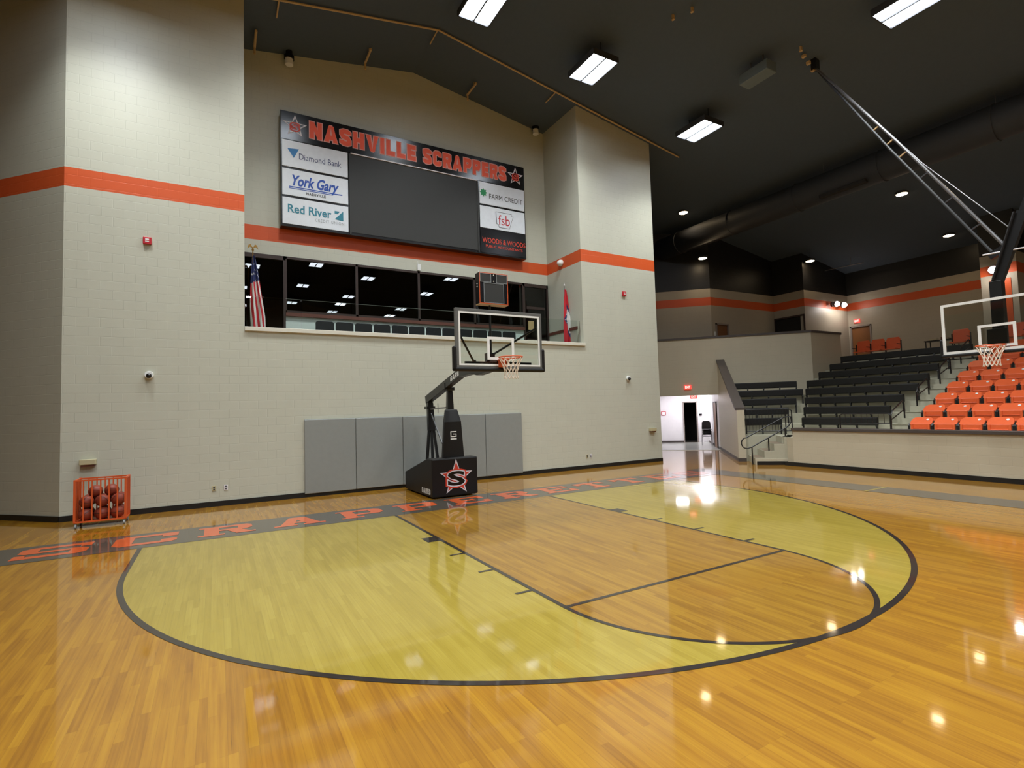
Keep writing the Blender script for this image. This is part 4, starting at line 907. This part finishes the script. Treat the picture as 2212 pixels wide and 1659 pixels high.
for q in (.10,.22,.34,.45,.52,.60):
    b=B(); c_=J.lerp(T,q); b.bar(c_-PV*.11,c_+PV*.11,.03); obj('brace_clamp',b,'tan' if q>.4 else 'duct',sg)
b=B(); b.tube([J.lerp(T,.62)+PV*.1,J.lerp(T,.38)+PV*.14,Vector((9.25,-6.38,5.28))],.010,6); obj('cable',b,'steel',sg)
for q in (0,.14,.28):
    b=B(); b.box(9.96-q*1.5,10.04-q*1.5,-2.16,-2.06,11.52+q,11.62+q*.9); obj('head_clamp',b,'tan',sg)
b=B(); b.tube([(9.2,-5.8,5.02),(9.15,-6.6,4.98)],.016,6); obj('locking_rod',b,'silver',sg)
b=B(); b.box(9.95,10.15,-2.22,-2.08,11.55,roofz(10.0)+.02); b.box(9.35,9.75,-8.75,-8.45,roofz(9.6)-.2,roofz(9.6)+.02); obj('ceiling_bracket',b,'bmetal',sg)
b=B(); b.box(9.11,9.17,yc-.06,yc+.08,3.12,3.24); obj('height_tag',b,'white',sg)
# ================= BLEACHER BENCHES AND SEATS =================
def bench(loc,rz,L,label,group):
    """local: y runs along the bench from 0 to -L, people face -x"""
    t=thing('bleacher_bench',label,'bench',loc,rz,group)
    b=B(); b.box(-.03,.02,-L,0,.325,.585); obj('backrest',b,'bench',t,local=True,bevel=.01)
    b=B(); b.box(-.085,-.04,-L+.01,-.01,.345,.565); obj('seat',b,'bench',t,local=True,bevel=.01)
    n=max(2,round(L/.57)+1)
    for k in range(n):
        y=-.03-(L-.06)*k/(n-1); b=B(); b.ext([(-.07,y-.02,0),(.02,y-.02,0),(.0,y-.02,.30),(.0,y-.02,.5),(-.04,y-.02,.5),(-.09,y-.02,.30),(-.04,y-.02,.26)],(0,.04,0)); obj('leg',b,'bmetal',t,local=True)
    return t
mends=[(.54,-1.85),(.97,-1.85),(1.42,-1.87),(1.87,-1.95),(2.31,-1.93),(2.29,-1.9),(2.28,-1.9),(2.26,-2.3)]
for i,(yl,yr) in enumerate(mends):
    bench((X1+DX*i,yl,H0+DH*i),0,yl-yr,'long black bench in the centre block, %s row up from the floor'%ordn[i],'black benches in the centre bleacher block')
lends=[(6.86,8.13),(6.90,8.57),(6.93,9.05),(6.96,9.51),(6.96,9.50)]
for i,(b0,b1) in enumerate(lends):
    bench(AB(A1+DX*i,b0,H0+DH*i),PI/4,b1-b0,'short black bench in the angled block by the entry, %s row up'%ordn[i],'black benches in the angled bleacher block')
def oseat():
    t=thing('stadium_seat','x','seat',(0,0,0),0,'orange stadium seats in the right bleacher block')
    W=.27
    b=B(); P=[(-W,.385),(-W,.48),(-W+.03,.545),(-W+.10,.58),(W-.10,.58),(W-.03,.545),(W,.48),(W,.385)]
    # back shell leaning rearwards, dished
    n=len(P); f=[];r=[]
    for (y,z) in P:
        lean=(z-.385)*1.15; f.append((-.12+lean,y,z)); r.append((-.075+lean,y,z-.02))
    vf=[b.bm.verts.new(p) for p in f]; vr=[b.bm.verts.new(p) for p in r]
    b.bm.faces.new(vf); b.bm.faces.new(vr[::-1])
    for k in range(n): b.bm.faces.new([vf[k],vr[k],vr[(k+1)%n],vf[(k+1)%n]])
    obj('backrest',b,'seat',t,local=True,bevel=.012)
    b=B(); b.ext([(-.17,-W+.02,.10),(-.17,-W+.02,.30),(-.13,-W+.05,.335),(-.13,W-.05,.335),(-.17,W-.02,.30),(-.17,W-.02,.10),(-.17,W-.06,.07),(-.17,-W+.06,.07)],(.045,0,0)) if False else b.box(-.125,-.08,-W+.035,W-.035,.08,.385)
    b.box(-.15,-.12,-W+.035,-W+.09,.10,.385); b.box(-.15,-.12,W-.09,W-.035,.10,.385); b.box(-.145,-.12,-W+.08,W-.08,.24,.265); b.box(-.145,-.12,-W+.08,W-.08,.10,.13); obj('folded_seat',b,'seat',t,local=True,bevel=.012)
    for s in (-1,1):
        b=B(); b.bar((-.12,s*(W+.012),0),(-.12,s*(W+.012),.34),.035,.05); b.bar((-.12,s*(W+.012),.33),(-.06,s*(W+.012),.40),.03,.04); obj('side_bracket',b,'bmetal',t,local=True)
    b=B(); b.ext([(-.12+(.515+.022*math.sin(k*PI/6)-.385)*1.15-.004,-.14+.035*math.cos(k*PI/6),.515+.022*math.sin(k*PI/6)) for k in range(12)],(-.006,0,.004)); obj('number_tag',b,'white',t,local=True)
    return t
os_=oseat(); kidmap(os_); first=True
for i in range(8):
    for k in range(8):
        loc=(X1+DX*i+.04,-2.98-.585*k,H0+DH*i)
        lab='orange stadium seat in the %s row up, %s from the aisle'%(ordn[i],ordn[k])
        if first: os_.location=loc; os_['label']=lab; first=False
        else: dup(os_,loc,0,lab)
# concourse chairs: upright orange seats
def cseat():
    t=thing('concourse_chair','x','chair',(0,0,0),0,'orange chairs on the concourse')
    W=.27
    b=B(); b.ext([(-.02,-W,.40),(-.0,-W,.80),(.02,-W+.06,.90),(.03,W-.04,.90),(.0,W,.80),(-.02,W,.40)],(.04,0,0)); obj('backrest',b,'seat',t,local=True,bevel=.015)
    b=B(); b.box(-.42,-.02,-W+.02,W-.02,.36,.41); obj('seat',b,'seat',t,local=True,bevel=.012)
    for s in (-1,1):
        b=B(); b.bar((-.02,s*(W+.02),0),(-.0,s*(W+.02),.74),.03,.05); b.bar((-.0,s*(W+.02),.58),(-.36,s*(W+.02),.58),.03,.03); obj('side_frame',b,'bmetal',t,local=True)
    return t
cs0=cseat(); kidmap(cs0)
for k,(y,lab,dz) in enumerate(((2.04,'left one of three orange chairs side by side on the concourse',0),(1.45,'middle one of three orange chairs side by side on the concourse',0),(.86,'right one of three orange chairs side by side on the concourse',0),(-1.48,'single orange chair on the concourse seen through the side backboard',0),(-3.1,'orange concourse chair at the photo edge, nearer the aisle',0),(-3.69,'orange concourse chair at the photo edge, farther from the aisle',0))):
    loc=(20.3,y,3.78)
    if k==0: cs0.location=loc; cs0['label']=lab
    else: dup(cs0,loc,0,lab)
t=thing('concourse_table','low table with small clutter on the concourse left of the side backboard','table',(22,-.2,3.78)); b=B(); b.box(21.8,22.3,-.75,.35,4.46,4.5); obj('tabletop',b,'bench',t)
for x in (21.84,22.26):
    for y in (-.7,.3): b=B(); b.cyl((x,y,3.78),(x,y,4.46),.02,8); obj('leg',b,'bmetal',t)
b=B(); b.box(21.95,22.1,-.35,-.2,4.5,4.62); tag(obj('red_carton',b,'rbrown',bevel=.01),'small reddish carton on the concourse table','box')
b=B(); b.box(21.92,22.15,-.05,.22,4.5,4.58); tag(obj('green_tray',b,'beige',bevel=.01),'small pale tray on the concourse table','tray')
# ================= RAILS =================
def rail(name,label,parts,cat='handrail',group=None,m='bmetal'):
    t=thing(name,label,cat,parts[0][1][0] if not isinstance(parts[0][1],tuple) else parts[0][1],0,group)
    for pn,pts,r in [(p[0],p[1:][0],p[2]) for p in parts]:
        b=B(); b.tube(pts,r,8); obj(pn,b,m,t)
    return t
def hand(name,label,base,parts,cat='handrail',group=None,m='bmetal'):
    t=thing(name,label,cat,base,0,group)
    for pn,pts,r in parts:
        b=B(); b.tube(pts,r,8); obj(pn,b,m,t)
    return t
a=8.02
loop=[AB(a,7.80,1.53),AB(a,7.20,1.20),AB(a,6.66,.89)]+[AB(a,6.66-.16*math.sin(t*PI/8),.71+.18*math.cos(t*PI/8)) for t in range(1,8)]+[AB(a,6.68,.53),AB(a,6.82,.58),AB(a,7.33,.88),AB(a,7.84,1.18),AB(a,7.96,1.27),AB(a,8.04,1.40),AB(a,8.03,1.56),AB(a,7.93,1.56),AB(a,7.80,1.53)]
parts=[('rail_loop',loop,.02)]
for bv,z0,z1 in ((6.82,0,.59),(7.33,.45,.88),(7.84,.9,1.18)): parts.append(('post',[AB(a,bv,z0),AB(a,bv,z1)],.02))
hand('stair_handrail','dark looped handrail on the steps up to the bleachers',AB(a,6.82,0),parts)
t=thing('guard_rail','dark balustrade on the angled block front above the steps','railing',AB(9.14,6.9,.9))
a=9.16; b=B(); b.tube([AB(a,6.86,.95),AB(a,6.86,1.80),AB(a,8.22,1.80),AB(a,8.32,1.74),AB(a,8.32,.92)],.02,8); b.tube([AB(a,6.86,1.04),AB(a,8.3,1.04)],.015,8); obj('rail_frame',b,'bmetal',t)
for k in range(1,14): b=B(); b.cyl(AB(a,6.86+k*.104,1.04),AB(a,6.86+k*.104,1.80),.007,6); obj('baluster',b,'bmetal',t)
b=B(); b.cyl(AB(a,8.12,.92),AB(a,8.12,1.80),.018,8); obj('post',b,'bmetal',t)
for k in range(4):
    i=2*k; xb=12.72+DX*i; zb2=H0+DH*i; y=-2.28
    hand('aisle_handrail','dark slanted aisle handrail, %s up from the front wall'%ordn[k],(xb,y,zb2),[('rail',[(xb,y,zb2+.18),(xb,y,zb2+.62),(xb+.12,y,zb2+.78),(xb+.75,y,zb2+1.07),(xb+.85,y,zb2+1.02),(xb+.85,y,zb2+.353+.18)],.022),('middle_rail',[(xb,y,zb2+.5),(xb+.85,y,zb2+.80)],.016)],group='handrails in the aisle beside the black benches')
t=thing('walkway_guard','short dark guard rail over the front wall at the foot of the aisle','railing',(11.12,-2.3,1.21)); b=B(); b.tube([(11.1,-1.68,1.21),(11.1,-1.68,1.60),(11.1,-1.75,1.64),(11.1,-2.95,1.64),(11.1,-3.0,1.60),(11.1,-3.0,1.21)],.02,8); b.tube([(11.1,-1.7,1.36),(11.1,-3.0,1.36)],.012,8); obj('rail_frame',b,'bmetal',t)
for k in range(1,9): b=B(); b.cyl((11.1,-1.68-k*.146,1.36),(11.1,-1.68-k*.146,1.64),.007,6); obj('baluster',b,'bmetal',t)
# ================= HALL THINGS AND SIGNS =================
def exit_sign(org,X,label):
    X=Vector(X); Nn=X.cross(Vector((0,0,1))); o=Vector(org)
    t=thing('exit_sign',label,'exit sign',o,0,'red exit signs')
    b=B(); c=o+Nn*.02; b._bar(c-X*.15,c+X*.15,Nn*.025,Vector((0,0,.1))); obj('case',b,'exit',t)
    text('exit_letters','EXIT','exitw',t,o+Nn*.046,X,(0,0,1),-.11,.11,-.055,.055,.002,bold=.03)
q=1/R2
exit_sign(AB(13.98,5.24,2.84),(q,-q,0),'red exit sign on the wall above the hall opening')
exit_sign(AB(15.2,5.56,2.42),(q,-q,0),'red exit sign hanging inside the hall')
bpy.data.objects['exit_sign.001']
b=B(); b.cyl(AB(15.2,5.56,2.52),AB(15.2,5.56,2.95),.01,6); obj('hanger',b,'steel',bpy.data.objects['exit_sign.001'])
exit_sign((25.98,5.05,6.42),(0,-1,0),'small red exit sign above the concourse door')
# stacked chairs in hall
def plast_chair():
    t=thing('stacking_chair','x','chair',(0,0,0),0,'black chairs stacked in the hall')
    b=B(); b.ext([(-.22,.20,.50),(-.20,.24,.80),(-.12,.25,.86),(.12,.25,.86),(.20,.24,.80),(.22,.20,.50)],(0,.025,0)); obj('backrest',b,'chair',t,local=True,bevel=.01)
    b=B(); b.box(-.22,.22,-.2,.21,.43,.46); obj('seat',b,'chair',t,local=True,bevel=.012)
    for sx in (-1,1):
        for sy2 in (-1,1): b=B(); b.tube([(sx*.24,sy2*.24,0),(sx*.2,sy2*.18,.43)],.011,6); obj('leg',b,'silver',t,local=True)
    return t
sc0=plast_chair(); kidmap(sc0); bx_,by_=AB(17.1,6.24)
for k in range(5):
    loc=(bx_-.015*k,by_-.015*k,.005+.085*k); lab='black plastic chair in the hall, %s of the stack'%['lowest','second from the bottom','middle','second from the top','topmost'][k]
    if k==0: sc0.location=loc; sc0.rotation_euler=(0,0,-PI/4); sc0['label']=lab
    else: dup(sc0,loc,-PI/4,lab)
b=B(); b.prism([AB(19.17,6.08),AB(19.17,6.22),AB(19.2,6.22),AB(19.2,6.08)],1.45,1.55); tag(obj('room_sign',b,'sbblack'),'small dark room sign right of the dark hall doorway','sign')
t=thing('extinguisher_cabinet','white and red fire extinguisher sign on the hall end wall','sign',AB(19.18,4.2,1.5)); b=B(); b.prism([AB(19.17,4.1),AB(19.17,4.34),AB(19.2,4.34),AB(19.2,4.1)],1.5,1.72); obj('plate',b,'red',t); b=B(); b.prism([AB(19.16,4.14),AB(19.16,4.30),AB(19.17,4.30),AB(19.17,4.14)],1.53,1.69); obj('face',b,'white',t)
b=B(); b.box(16.98,17.09,7.31,7.335,5.5,5.72); tag(obj('wall_notice',b,'white'),'small white notice beside the wooden balcony door','notice')
